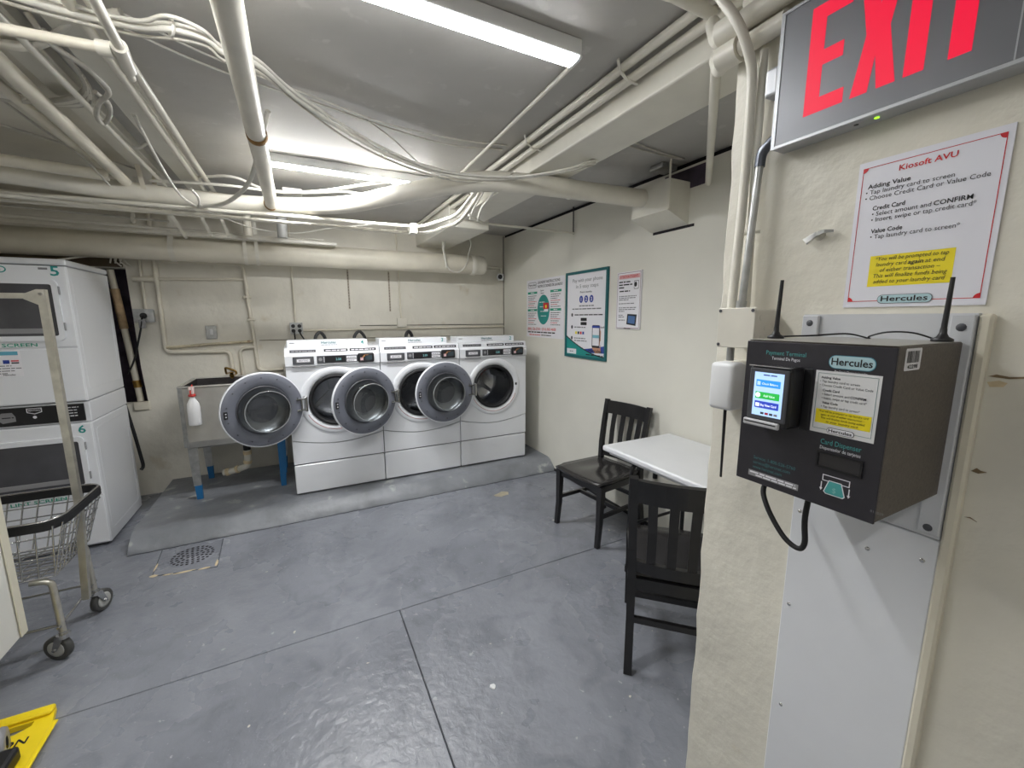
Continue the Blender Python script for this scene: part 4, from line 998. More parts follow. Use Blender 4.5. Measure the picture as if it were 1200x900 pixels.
    S.rrect('sticker_logo', ink_m, u(.358), 1.3075, u(.319), 1.3175, .0045, e * 3); S.rrect('sticker_logo_core', paper_m, u(.3573), 1.3082, u(.3197), 1.3168, .004, e * 4); S.text('sticker_logo_print', ink_m, 'Hercules', u(.3385), 1.3102, .0052, .033, 'c', True, h=e * 5)
    # card icon
    S.frame('icon_slot', paper_m, u(.356), 1.2245, u(.316), 1.2355, .0014, e)
    S.poly('icon_card_rim', paper_m, [(u(.346), 1.2275), (u(.327), 1.2275), (u(.3205), 1.206), (u(.3235), 1.2025), (u(.349), 1.2025), (u(.3525), 1.206)], e * 2); S.poly('icon_card', MATS['kiosk_teal'], [(u(.345), 1.2262), (u(.328), 1.2262), (u(.3222), 1.2065), (u(.3245), 1.204), (u(.348), 1.204), (u(.3508), 1.2065)], e * 3)
    S.text('icon_mark', mat('icon_pale', (130, 190, 186), .5), '$', u(.3365), 1.208, .0085, None, 'c', False, h=e * 4)
    for y in (.3565, .316): S.poly('icon_arrow', paper_m, [(u(y) - .0008, 1.222), (u(y) + .0008, 1.222), (u(y) + .0008, 1.211), (u(y) + .0024, 1.211), (u(y), 1.206), (u(y) - .0024, 1.211), (u(y) - .0008, 1.211)], e)
    S.build(t)
    # card slot
    MB().plate([(.302, 1.246), (.368, 1.246), (.368, 1.274), (.302, 1.274)], [[(.305, 1.249), (.365, 1.249), (.365, 1.271), (.305, 1.271)]], (xf - .003, 0, 0), (0, 1, 0), (0, 0, 1), (-1, 0, 0), .003).build('slot_bezel', black_m, t)
    MB().box(xf - .0008, xf, .305, .365, 1.249, 1.271).build('slot_flap', mat('slot_dark', (50, 48, 50), .35), t)
    # terminal unit
    MB().rbox(xf - .040, xf, .400, .476, 1.305, 1.413, .006, 2).build('terminal_body', black_m, t)
    MB().rbox(xf - .0005 - .0015, xf, .388, .402, 1.303, 1.412, .001, 1).build('terminal_rear_flange', black_m, t)
    MB().rbox(xf - .043, xf - .0395, .4035, .4725, 1.3155, 1.4095, .002, 1).build('terminal_face', dgrey_m, t)
    MB().rbox(xf - .044, xf - .004, .403, .4745, 1.4125, 1.4145, .0005, 1).build('terminal_top', chrome_m, t)
    MB().rbox(xf - .045, xf - .038, .4125, .4775, 1.3025, 1.3145, .002, 1).build('card_lip', mat('silver_plastic', (186, 186, 188), .35), t)
    MB().box(xf - .0453, xf - .0448, .417, .474, 1.3085, 1.3105).build('card_slit', black_m, t)
    Q = wall_sheet(xf - .0432, .4625, 0); e2 = .0003
    scr = mat('lit_screen', (180, 205, 240), .3, emis=(160, 195, 240), estr=.36)
    Q.rect('screen', scr, .0, 1.3235, .052, 1.4025, e2)
    for w0, m in ((1.3765, mat('screen_blue', (50, 140, 220), .3, emis=(40, 130, 225), estr=.4)), (1.3545, mat('screen_green', (40, 170, 70), .3, emis=(38, 168, 64), estr=.35)), (1.3375, mat('screen_navy', (40, 66, 170), .3, emis=(40, 60, 170), estr=.35))):
        Q.rrect('screen_button', m, .004, w0, .047, w0 + .0125, .001, e2 * 2)
    glow = mat('screen_white', (235, 240, 250), .3, emis=(235, 240, 255), estr=.4)
    Q.text('screen_print', glow, 'Check Balance', .015, 1.3805, .0038, .028, 'l', False, h=e2 * 3); Q.text('screen_print', glow, 'Add Value', .019, 1.3585, .0042, .020, 'l', False, h=e2 * 3); Q.text('screen_print', glow, 'Buy New Card', .015, 1.3415, .0042, .028, 'l', True, h=e2 * 3)
    Q.ell('screen_icon', glow, .009, 1.361, .0045, .0045, e2 * 3); Q.rect('screen_icon', glow, .006, 1.340, .013, 1.3465, e2 * 3); Q.rect('screen_icon', MATS['lit_screen'], .006, 1.379, .012, 1.386, e2 * 3)
    Q.dashes('screen_dark_print', blue_m, .016, 1.397, .024, .002, e2 * 2)
    for k, m in enumerate((dgrey_m, red_m, dgrey_m, mgrey_m)): Q.rect('screen_card_icon', m, .016 + .008 * k, 1.3265, .022 + .008 * k, 1.3305, e2 * 2)
    Q.build(t)
    # barcode sticker on the side face
    B = Sheet((.806, yb, 1.419), (1, 0, 0), (0, 0, 1), (0, -1, 0)); B.rrect('barcode_sticker', paper_m, 0, 0, .054, .034, .003, .0004)
    x = .006
    while x < .047: wv = random.choice((.001, .0016, .0026)); B.rect('barcode', ink_m, x, .012, x + wv, .030, .0008); x += wv + random.choice((.001, .0018))
    B.text('barcode_number', ink_m, '42298', .027, .003, .006, .034, 'c', True, h=.0008); B.build(t)
    MB().tube([(.94, .505, z0 + .005), (.925, .535, 1.12), (.91, .517, 1.08), (.905, .476, 1.032), (.905, .444, 1.017), (.905, .431, 1.035), (.91, .438, 1.09), (.93, .44, z0 + .005)], .0055, 10, 6).build('power_cord', rubber_m, t)
kiosk()
def antenna(x, y, ztop, label, cable):
    t = thing('antenna', label, 'antenna', (x, y, 1.4583), 0, 'stub antennas on the payment kiosk')
    MB().lathe([(0, 0), (.0145, 0), (.0145, .004), (.008, .008), (.005, .014), (.0045, .022)], (x, y, 1.4583), (0, 0, 1), 20).build('magnet_base', black_m, t)
    MB().cyl((x, y, 1.478), (x + .004, y, ztop), .0042, 10, r2=.0032).build('mast', black_m, t)
    MB().tube(cable, .0016, 6, 5).build('cable', black_m, t)
antenna(.852, .500, 1.572, 'thin black antenna on the kiosk, beside the junction box', [(.862, .494, 1.462), (.90, .455, 1.4645), (.95, .425, 1.468), (.985, .412, 1.462), (1.0, .408, 1.458)])
antenna(.985, .297, 1.566, 'thin black antenna on the kiosk, nearest its barcode end', [(.982, .306, 1.462), (.978, .335, 1.472), (.975, .37, 1.472), (.985, .40, 1.463), (1.0, .405, 1.458)])

# ================================================================== ELECTRICAL ON THE PILLAR
def pillar_electrics():
    t = thing('junction_box', 'cream square junction box on the pillar left of the kiosk', 'junction box', (1.0, .66, 1.42))
    MB().rbox(.955, XP - .0004, .612, .700, 1.432, 1.518, .003, 1).build('box', pipe_m, t)
    MB().rbox(.950, .9548, .608, .706, 1.426, 1.523, .002, 1).build('cover', pipe_m, t)
    for y, z in ((.699, 1.516), (.615, 1.516), (.699, 1.433)): MB().cyl((.95, y, z), (.9485, y, z), .004, 8).build('screw', dgrey_m, t)
    for y, z in ((.980, 1.50), (1.0, 1.475), (.985, 1.45)): MB().cyl((y, .6121, z), (y, .611, z), .008, 12).build('knockout', pipe_m, t)
    t = thing('wall_router_box', 'rounded pale box with vents under the junction box', 'wall box', (.99, .68, 1.262))
    MB().rbox(.948, 1.004, .650, .718, 1.265, 1.387, .012, 3, True).build('cover', white_matte, t)
    MB().rbox(1.005, XP - .0004, .646, .722, 1.262, 1.39, .006, 2).build('back_box', pipe_m, t)
    for z in (1.29, 1.315, 1.34, 1.365):
        MB().rbox(1.01, 1.013, .6448, .6465, z, z + .010, .0003, 1).build('vent', black_m, t); MB().rbox(1.022, 1.025, .6448, .6465, z, z + .010, .0003, 1).build('vent', black_m, t)
    MB().cyl((.985, .688, 1.39), (.985, .688, 1.428), .009, 12).build('nipple', galv_m, t)
    MB().cyl((.985, .690, 1.265), (.985, .687, 1.075), .0042, 8, r2=.003).build('antenna_rod', black_m, t)
    def pipe(name, label, pts, r, m=pipe_m, cat='conduit', n=10, fr=.04, k=5, extra=None, group=None):
        q = MB().tube(fillet(pts, fr, k), r, n)
        return q.build(name, m, label=label, cat=cat, group=group)
    pipe('conduit', 'bent cream conduit running down the pillar edge to the junction box', [(.985, .695, 1.523), (1.01, .704, 1.85), (1.005, .703, 2.085), (.958, .711, 2.168), (.935, .779, 2.279), (.925, .80, 2.425)], .011, fr=.08)
    pipe('conduit', 'straight cream conduit beside the bent one on the pillar', [(1.018, .678, 1.523), (1.022, .688, 1.85), (1.022, .690, 2.12)], .009)
    t = thing('steel_conduit', 'bare steel conduit rising from the junction box to the exit sign', 'conduit', (.995, .665, 1.52))
    MB().cyl((.988, .671, 1.523), (1.002, .664, 1.86), .0085, 14).build('pipe', galv_m, t)
    MB().cyl((.987, .6715, 1.523), (.988, .671, 1.54), .012, 12).build('connector', galv_m, t)
    MB().tube(fillet([(1.002, .664, 1.852), (1.003, .663, 1.885), (1.006, .636, 1.905)], .025, 4), .0115, 12).build('elbow', mat('dark_elbow', (96, 100, 108), .35, .8), t)
    for z in (1.58, 1.70): pass
    MB().bar([(1.005, .712, 1.705), (1.012, .655, 1.705)], .006, .003, (1, 0, 0)).build('pipe_strap', pipe_m, label='painted pipe strap across the pillar conduits', cat='strap')
    t = thing('wall_anchor', 'painted metal wing anchor stuck in the pillar plaster', 'wall anchor', (1.03, .536, 1.67))
    MB().lathe([(0, -.012), (.006, -.012), (.008, -.004), (.012, 0)], (XP, .536, 1.679), (1, 0, 0), 10).build('plug', nickel_m, t)
    MB().bar([(1.022, .556, 1.666), (1.024, .545, 1.674), (1.026, .536, 1.680), (1.024, .520, 1.683), (1.030, .505, 1.682)], .013, .006, (1, 0, 0), w2=.005).build('wing', galv_m, t)
pillar_electrics()

for k, (loop, lab, m) in enumerate(((((.249, 1.400), (.24, 1.404), (.225, 1.4015), (.205, 1.4045), (.19, 1.403), (.205, 1.4015), (.225, 1.398), (.24, 1.399)), 'dark crack in the plaster right of the kiosk plate', mat('bare_plaster', (132, 112, 84), .9, var=.2, vscale=60)), (((.249, 1.390), (.236, 1.394), (.226, 1.391), (.23, 1.384), (.245, 1.382)), 'bare flake in the plaster under the crack', chip_m), (((.249, 1.231), (.243, 1.238), (.238, 1.235), (.230, 1.234), (.24, 1.229)), 'small dark hole in the plaster beside the board edge', mat('bare_plaster', (132, 112, 84), .9, var=.2, vscale=60)), (((.247, 1.1450), (.240, 1.1475), (.231, 1.1425), (.240, 1.1455)), 'tiny curled crack in the plaster beside the board', mat('bare_plaster', (132, 112, 84), .9, var=.2, vscale=60)))):
    MB().prism([(XP - .0004, y, z) for y, z in loop], (-.0012, 0, 0)).build('plaster_damage', m, label=lab, cat='wall damage')

# ================================================================== PIPES, CONDUITS AND CABLES
def run(name, label, pts, r, m=pipe_m, cat='pipe', n=12, fr=None, k=1, group=None):
    P = fillet(pts, fr, 5) if fr else pts
    return MB().tube(P, r, n, k).build(name, m, label=label, cat=cat, group=group)

# big insulated pipe under the ceiling along the back wall
t = thing('insulated_pipe', 'thick cream insulated pipe along the back wall above the machines', 'pipe', (0, 4.2, 1.95))
MB().cyl((XL + .005, 4.2, 2.036), (1.66, 4.2, 2.054), .094, 28, caps=False).build('pipe', pipe_cream_m, t)
MB().lathe([(.096, 0), (.104, .004), (.104, .05), (.097, .056), (.098, .12), (.09, .155), (.06, .175), (0, .18)], (1.655, 4.2, 2.054), (1, 0, 0), 28).build('end_cap', pipe_m, t)
for x in (-.83, -.345, -.262):
    s = MB(); w = .035 if x < -.5 else .026
    pts = [(x, 4.2 + .099 * math.cos(math.radians(a)), 2.045 + .099 * math.sin(math.radians(a))) for a in range(200, 341, 10)]
    pts = [(x + (.03 if x < -.5 else 0), 4.105, 2.36 if x < -.5 else 2.20)] + pts[::1] + [(x, 4.296, 2.20)]
    pts = [(x, 4.10, 2.20)] + [(x, 4.2 + .0985 * math.cos(math.radians(a)), 2.045 + .0985 * math.sin(math.radians(a))) for a in range(180, 361, 12)] + [(x, 4.2985, 2.42)]
    pts[0] = (x + (.05 if x < -.5 else .0), 4.10, 2.42)
    s.bar(pts, .004, w, (1, 0, 0)); s.build('strap_hanger', pipe_m, t)

# bent heating pipe crossing the room to the box on the poster wall
t = thing('bent_pipe', 'long white pipe bending across the room into the wall box', 'pipe', (0, 3.2, 2.18))
path = [(XL + .005, 2.95, 2.235), (-2.0, 3.05, 2.235), (-1.28, 3.17, 2.237), (-.77, 3.32, 2.24), (-.19, 3.31, 2.24), (.31, 3.07, 2.24), (.62, 2.63, 2.24), (.86, 2.30, 2.24), (1.11, 2.16, 2.24), (1.65, 2.10, 2.24), (2.03, 2.07, 2.24)]
MB().tube(path, .053, 20, 6).build('pipe', pipe_m, t)
MB().cyl((1.46, 2.119, 2.24), (1.475, 2.117, 2.24), .0555, 20).build('coupling', pipe_m, t)
for x, y in ((-.739, 3.33), (-1.6, 3.12)):
    MB().bar([(x - .03, y - .06, 2.42), (x - .01, y - .058, 2.25), (x, y - .04, 2.20), (x, y, 2.184), (x, y + .04, 2.20), (x + .01, y + .058, 2.25), (x + .03, y + .06, 2.42)], .003, .024, (1, 0, 0)).build('strap_hanger', pipe_cream_m, t)
t = thing('overhead_pipe', 'straight white pipe overhead with a brown ring, running away', 'pipe', (-.095, 1, 2.2))
MB().cyl((-.085, YF + .01, 2.24), (-.10, 3.262, 2.24), .0355, 20).build('pipe', pipe_m, t)
MB().lathe([(.0358, -.022), (.0390, -.017), (.0390, .017), (.0358, .022)], (-.094, 2.09, 2.24), (-.003, 1, 0), 20).build('ring', rust_m, t)
MB().lathe([(.038, -.02), (.043, -.016), (.043, .006)], (-.10, 3.255, 2.24), (0, 1, 0), 20).build('joint_ring', rust_m, t)
MB().cyl((-.055, 3.85, 2.42), (-.06, 3.85, 2.13), .036, 14).build('drop_pipe', mat('pipe_grey', (176, 176, 172), .4), label='short grey vertical pipe behind the bent pipe', cat='pipe')
MB().cyl((-.30, 3.95, 2.42), (-.30, 3.95, 2.14), .03, 14).build('drop_pipe', pipe_cream_m, label='short cream vertical pipe above the insulated pipe', cat='pipe')

# joist strip and the conduits beside it
struct(MB().box(XL, -.82, YF, 4.43, ZC - .012, ZC + .01), 'ceiling_left', mat('ceiling_cream', (214, 209, 196), .5, var=.06, vscale=3, bump=.3, bscale=9))  # beige left ceiling, coloured paler to offset the pipe shadows on it
struct(MB().rbox(-.605, -.515, YF + .01, 3.70, 2.375, ZC + .01, .004, 1), 'trim_2', beam_m)
struct(MB().rbox(-.80, -.69, YF + .01, 3.70, 2.385, ZC + .01, .004, 1), 'trim_3', beam_m)
run('conduit', 'bright white conduit overhead, right one of the close pair', [(-.437, YF + .01, 2.36), (-.448, 3.68, 2.36), (-.45, 3.70, 2.34), (-.45, 3.70, 2.30)], .0135, fr=.03, cat='conduit')
run('conduit', 'thicker white conduit overhead, left one of the close pair', [(-.478, YF + .01, 2.355), (-.50, 3.62, 2.355)], .0165, cat='conduit')
run('conduit', 'thin conduit overhead passing through the cable loop', [(-.655, YF + .01, 2.33), (-.684, 3.46, 2.33)], .0115, cat='conduit')
run('steam_pipe', 'cream pipe slanting overhead at the far left', [(-.60, YF + .01, 2.28), (-.757, 1.97, 2.28), (-.83, 3.34, 2.28)], .0265, pipe_cream_m)
run('steam_pipe', 'smaller cream pipe left of the slanting one overhead', [(-.88, YF + .01, 2.34), (-.901, 2.319, 2.34), (-.925, 3.42, 2.34)], .019, pipe_cream_m)
t = thing('tee_pipe', 'painted pipe tee overhead crossing in front of the conduits', 'pipe', (-.6, 1.75, 2.25))
MB().cyl((XL + .005, 1.87, 2.27), (-.43, 1.737, 2.28), .0145, 14).build('branch', pipe_cream_m, t)
MB().cyl((-.33, .6, 2.28), (-.409, 1.80, 2.28), .0135, 14).build('main', pipe_m, t)
MB().cyl((-.402, 1.70, 2.28), (-.418, 1.84, 2.28), .0205, 14).build('tee_body', pipe_m, t)
MB().cyl((-.46, 1.74, 2.28), (-.425, 1.737, 2.28), .021, 14).build('collar', pipe_m, t)
MB().cyl((-.418, 1.83, 2.28), (-.427, 1.90, 2.28), .0115, 12).build('plug', pipe_m, t)

# runs parallel to the back wall on the left
run('wall_pipe', 'cream pipe at the left above the bent pipe, ending at the slanting pipe', [(XL + .005, 2.80, 2.262), (-1.226, 3.03, 2.262), (-.85, 3.10, 2.262)], .028, pipe_cream_m)
run('conduit', 'upper white conduit crossing at the left below the bent pipe', [(XL + .005, 3.19, 2.15), (-1.351, 3.286, 2.15), (-.757, 3.365, 2.15), (-.72, 3.42, 2.17), (-.70, 3.60, 2.30)], .013, cat='conduit', fr=.04)
run('conduit', 'lower white conduit along the insulated pipe at the left', [(XL + .005, 3.79, 2.15), (-1.6, 3.90, 2.15), (-.376, 4.075, 2.165), (.25, 4.09, 2.17)], .011, cat='conduit')
run('conduit', 'thin grey conduit between the two white ones at the left', [(XL + .005, 3.62, 2.17), (-1.4, 3.70, 2.17), (-.75, 3.78, 2.17)], .007, cable_grey_m, cat='conduit')
MB().rbox(XL + .005, .35, 4.02, 4.10, 2.125, 2.150, .003, 1).build('cable_tray', pipe_m, label='white metal tray lying on top of the insulated pipe', cat='cable tray')
for i, (x, y, z0, z1, dx) in enumerate(((-.93, 3.70, 2.14, 2.42, .05), (-.53, 3.85, 2.12, 2.42, -.11), (-.42, 3.86, 2.12, 2.42, -.08), (-.70, 3.95, 2.10, 2.42, -.14), (-.07, 4.05, 2.13, 2.42, .0))):
    MB().bar([(x + dx, y - .02, z1), (x, y, z0), (x + .004, y + .03, z0 - .004)], .020, .003, (0, 1, 0)).build('hanger_strap', pipe_m, label=('perforated hanger strap above the dryers', 'slanting hanger strap left of the twin bands', 'slanting hanger strap right beside the twin bands', 'wide slanting hanger strap left above the insulated pipe', 'upright hanger strap behind the overhead pipe end')[i], cat='hanger')

# conduits along the beam and from the near light
run('conduit', 'upper white conduit along the ceiling beam', [(1.135, .80, 2.408), (1.12, 4.425, 2.408)], .0155, cat='conduit', group=None)
run('conduit', 'lower white conduit hugging the ceiling beam', [(1.178, .80, 2.384), (1.172, 4.425, 2.384)], .0165, cat='conduit')
for y in (1.30, 2.0, 2.9):
    MB().bar([(1.10, y, 2.425), (1.11, y, 2.388), (1.15, y, 2.366), (1.20, y, 2.362)], .004, .012, (0, 1, 0)).build('conduit_clip', pipe_m, label={1.30: 'conduit clip on the beam nearest the pillar', 2.0: 'conduit clip halfway along the beam', 2.9: 'conduit clip on the beam farthest from the pillar'}[y], cat='clip')
run('conduit', 'thin straight conduit from the near light towards the beam', [(.945, 1.34, 2.42), (.968, 1.389, 2.418), (1.0, 2.66, 2.418), (1.02, 2.80, 2.41)], .0085, cat='conduit')
run('conduit', 'thin conduit crossing from the beam to the poster wall', [(1.16, 2.95, 2.24), (1.30, 3.0, 2.205), (2.10, 3.04, 2.216), (2.158, 3.04, 2.214)], .009, cat='conduit', n=8)
MB().cyl((2.15, 3.04, 2.205), (2.15, 3.045, 2.43), .005, 8).build('hanger_rod', black_m, label='thin dark rod hanging above the framed poster', cat='rod')
# cluster at the pillar head
run('conduit', 'cream conduit from the beam end to the poster wall behind the pillar', [(1.19, .95, 2.40), (1.21, .97, 2.27), (1.235, .99, 2.262), (2.155, 1.728, 2.262)], .0165, cat='conduit', fr=.05)
run('conduit', 'ceiling conduit joining the pillar cluster from the left', [(.15, 1.02, 2.405), (.90, .985, 2.402), (1.006, .965, 2.40), (1.19, .957, 2.392)], .02, cat='conduit')
t = thing('wrapped_pipes', 'pair of wrapped pipes along the pillar wall above the exit sign', 'pipe', (1.0, .1, 2.1))
for z, x, r in ((2.205, 1.008, .024), (2.150, 1.012, .021)):
    MB().cyl((x, YF + .01 if z > 2.2 else .6345, z), (x, .742, z), r, 16).build('pipe', pipe_m, t)
    MB().cyl((x, .745, z), (x, .80, z), r + .008, 16).build('wrap', pipe_m, t)
MB().tube(fillet([(1.012, .79, 2.15), (1.05, .83, 2.15), (1.12, .90, 2.22), (1.18, .95, 2.27)], .05, 5), .018, 12).build('elbow', pipe_m, t)
MB().tube(fillet([(1.008, .79, 2.205), (1.06, .85, 2.23), (1.12, .92, 2.33)], .05, 5), .02, 12).build('elbow', pipe_m, t)

# box on the poster wall and the opening above it
t = thing('wall_box', 'white boxed cover on the poster wall receiving the bent pipe', 'box', (2.08, 2.0, 2.105))
MB().prism([(1.985, 1.86, 2.13), (1.985, 1.86, 2.305), (XR - .0005, 1.86, 2.305), (XR - .0005, 1.86, 2.062)], (0, .30, 0)).build('box', beam_m, t)
MB().box(XR - .004, XR - .0004, 1.815, 2.14, 2.044, 2.060).build('bottom_gap', dark_m, t)
MB().bar([(1.975, 1.845, 2.40), (1.975, 1.846, 2.13)], .003, .014, (0, 1, 0)).build('perforated_strap', pipe_m, t)
struct(MB().box(XR - .004, XR + .002, 1.745, 2.06, 2.27, 2.385), 'trim_4', purple_m)  # flat dark panel in place of the opening above the box
MB().rbox(2.02, 2.15, 1.95, 2.06, 2.395, 2.429, .01, 2).build('foil_patch', galv_m, label='crumpled foil patch above the white wall box', cat='foil')
for k, (dy, lab) in enumerate(((0, 'thin cable on the ceiling right of the beam'), (.05, 'second thin cable on the ceiling right of the beam'))):
    run('cable', lab, [(1.47, 1.75 + dy, 2.422), (1.62, 1.80 + dy, 2.420), (1.85, 1.84 + dy * .6, 2.420), (2.1, 1.86 + dy * .2, 2.422)], .0045, cable_grey_m, cat='cable', n=6, k=4)

# drooping cable bundle from the left to the beam
E1 = [(-.90, 1.75, 2.40), (-.60, 1.72, 2.35), (-.363, 1.69, 2.335), (-.265, 1.645, 2.33), (-.186, 1.651, 2.33), (-.15, 1.69, 2.325), (-.061, 1.729, 2.33), (.05, 1.88, 2.322), (.228, 2.06, 2.308), (.426, 2.173, 2.282), (.655, 2.225, 2.256), (.86, 2.195, 2.238), (1.077, 2.075, 2.236), (1.263, 1.885, 2.242), (1.38, 1.84, 2.278), (1.43, 1.84, 2.292)]
t = thing('cable_bundle', 'drooping bundle of white painted cables crossing the ceiling to the beam', 'cable', (.2, 2.1, 2.28))
for k, (dz, dy, r, m) in enumerate(((0, 0, .0095, cable_m), (.018, .012, .007, cable_m), (-.013, .016, .005, cable_grey_m), (.010, -.022, .006, cable_m))):
    rnd = random.Random(k)
    MB().tube([(x, y + dy + rnd.uniform(-.012, .012) * (1 if k else .2), z + dz * (1 if i < 12 else .3) + rnd.uniform(-.006, .006) * (1 if k else .2)) for i, (x, y, z) in enumerate(E1)], r, 7, 5).build('cable', m, t)
for i in (3, 9, 12):
    x, y, z = E1[i]; MB().lathe([(.022, -.004), (.024, 0), (.022, .004)], (x, y + .004, z + .004), (.8, .4, 0), 12).build('cable_tie', cable_m, t)
# cables and conduits around the far light
run('cable', 'white cable running along the bent pipe towards the far light', [(-.72, 3.30, 2.31), (-.50, 3.24, 2.31), (-.30, 3.20, 2.31), (-.06, 3.22, 2.312), (.15, 3.10, 2.31), (.34, 2.94, 2.318), (.50, 2.80, 2.33), (.60, 2.88, 2.37)], .0085, cable_m, 'cable', 8, k=5)
run('cable', 'white cable looping below the far ceiling light', [(-.50, 3.30, 2.36), (-.30, 3.22, 2.37), (-.15, 3.36, 2.36), (.05, 3.36, 2.355), (.20, 3.30, 2.36), (.36, 3.16, 2.35), (.52, 3.10, 2.325), (.64, 3.06, 2.305), (.73, 2.97, 2.31), (.76, 2.92, 2.34)], .0085, cable_m, 'cable', 8, k=5)
MB().rbox(-.03, .09, 3.31, 3.40, 2.340, 2.372, .006, 2).build('cable_clamp', cable_m, label='white cable clamp box behind the far ceiling light', cat='clamp')
t = thing('conduit_pair', 'two white conduits bending up to the beam above the washers', 'conduit', (.6, 3.1, 2.14))
MB().tube(fillet([(-1.4, 3.30, 2.165), (-.30, 3.24, 2.165), (.03, 3.19, 2.165), (.42, 3.19, 2.165), (.86, 3.15, 2.165), (1.02, 2.80, 2.19), (1.07, 2.60, 2.30), (1.10, 2.55, 2.38)], .09, 6), .0125, 10).build('conduit', pipe_m, t)
MB().tube(fillet([(-1.4, 3.36, 2.14), (-.30, 3.30, 2.14), (.20, 3.26, 2.135), (.60, 3.24, 2.13), (.90, 3.20, 2.13), (1.06, 2.86, 2.16), (1.12, 2.66, 2.30), (1.14, 2.62, 2.37)], .09, 6), .0125, 10).build('conduit', pipe_m, t)
MB().rbox(.78, .83, 3.13, 3.23, 2.115, 2.185, .006, 2).build('clamp', pipe_m, t)
run('cable', 'thin cable sagging over the insulated pipe', [(-.72, 3.36, 2.30), (-.598, 3.455, 2.24), (-.44, 3.70, 2.22), (-.24, 3.95, 2.20), (.03, 3.98, 2.195), (.30, 3.70, 2.21), (.60, 3.30, 2.19)], .0045, cable_m, 'cable', 6, k=5)
run('cable', 'thin white cable hooking under the bent pipe at the left', [(-.56, 2.45, 2.36), (-.545, 2.75, 2.24), (-.535, 3.02, 2.185), (-.51, 3.20, 2.178), (-.485, 3.22, 2.178), (-.46, 3.05, 2.19), (-.47, 2.95, 2.205)], .0065, cable_m, 'cable', 7, k=5)
run('conduit', 'curved white conduit rising from the bent pipe to the overhead pipe', [(-.50, 3.245, 2.178), (-.36, 3.15, 2.185), (-.245, 2.90, 2.195), (-.16, 2.62, 2.215), (-.10, 2.40, 2.30), (-.05, 2.25, 2.40)], .0115, cable_m, 'conduit', 8, k=5)
run('cable', 'thin white cord looping around the capped pipe end', [(1.40, 3.6, 2.24), (1.52, 3.85, 2.24), (1.60, 4.02, 2.23), (1.60, 4.09, 2.15), (1.575, 4.088, 2.05), (1.50, 4.085, 1.965), (1.40, 4.088, 1.975), (1.345, 4.088, 2.06), (1.335, 4.085, 2.15), (1.33, 4.0, 2.235)], .0055, cable_m, 'cable', 6, k=5)
run('conduit', 'short white conduit dropping from the soffit to the pipe end', [(1.31, 4.02, 2.24), (1.315, 4.03, 2.16), (1.345, 4.075, 2.09), (1.36, 4.088, 2.0)], .010, cable_m, 'conduit', 8, k=4)
# cables tumbling over the beam end
for k, (pts, r) in enumerate((([(1.10, 2.62, 2.40), (1.13, 2.75, 2.33), (1.145, 2.9, 2.27), (1.16, 3.2, 2.24)], .008), ([(1.15, 2.55, 2.40), (1.16, 2.70, 2.32), (1.165, 2.86, 2.27), (1.19, 3.0, 2.225)], .007), ([(1.19, 2.50, 2.36), (1.195, 2.62, 2.30), (1.20, 2.80, 2.26), (1.24, 2.98, 2.215)], .008))):
    run('cable', ('white cable spilling over the beam end, left of three', 'white cable spilling over the beam end, middle of three', 'white cable spilling over the beam end, right of three')[k], pts, r, cable_m, 'cable', 7, k=4)
# old twisted wires under the slab
for k, (pts, lab) in enumerate((([(-.43, 1.80, 2.424), (-.20, 1.95, 2.424), (.15, 2.08, 2.420), (.45, 2.18, 2.418), (.80, 2.20, 2.420), (1.08, 2.16, 2.424)], 'thin painted wire stapled across the ceiling between the lights'), ([(-.43, 1.90, 2.424), (-.20, 2.03, 2.424), (.20, 2.14, 2.420), (.50, 2.23, 2.418), (.80, 2.28, 2.420), (1.08, 2.22, 2.424)], 'second thin painted wire stapled across the ceiling between the lights'), ([(.35, 2.18, 2.42), (.50, 2.30, 2.40), (.66, 2.28, 2.27)], 'dark thin wire dropping from the ceiling to the cable bundle'))):
    run('wire', lab, pts, .004, cable_m if k < 2 else cable_grey_m, 'wire', 5, k=5)

# cable coils at the far left
t = thing('cable_coil', 'coil of old painted cables hung at the far left ceiling', 'cable', (-.85, 2.3, 2.3))
for k in range(7):
    rnd = random.Random(40 + k); dz = .012 * k - .03
    MB().tube([(-1.35 + rnd.uniform(-.05, .05), 2.45, 2.40), (-1.0, 2.44 + rnd.uniform(-.02, .02), 2.355 + dz * .4), (-.82, 2.42 + dz, 2.345 + dz * .3), (-.69, 2.34 + dz, 2.350), (-.635, 2.21 + dz * .5, 2.365), (-.64, 2.0 + rnd.uniform(-.05, .05), 2.39)], .009, 7, 5).build('cable', cable_m if k % 3 else cable_grey_m, t)
t = thing('cable_bundle', 'old cable bundle slung over the branch pipe at upper left', 'cable', (-.8, 2, 2.32))
for k in range(4):
    MB().tube([(-1.5, 2.05 + .02 * k, 2.37), (-1.1, 2.03 + .02 * k, 2.355), (-.77, 2.02 + .015 * k, 2.35 + .01 * k), (-.66, 1.98, 2.36), (-.58, 1.89, 2.375), (-.52, 1.83, 2.39), (-.40, 1.76, 2.40)], .011, 7, 5).build('cable', cable_m, t)
run('cable', 'grey cable looping around the thin overhead conduit', [(-.62, 1.80, 2.36), (-.594, 1.844, 2.31), (-.553, 1.918, 2.30), (-.533, 2.014, 2.295), (-.543, 2.098, 2.295), (-.605, 2.209, 2.295), (-.653, 2.343, 2.295), (-.662, 2.44, 2.305), (-.62, 2.37, 2.315), (-.585, 2.24, 2.315), (-.60, 2.17, 2.32)], .0085, cable_grey_m, 'cable', 8, k=5)
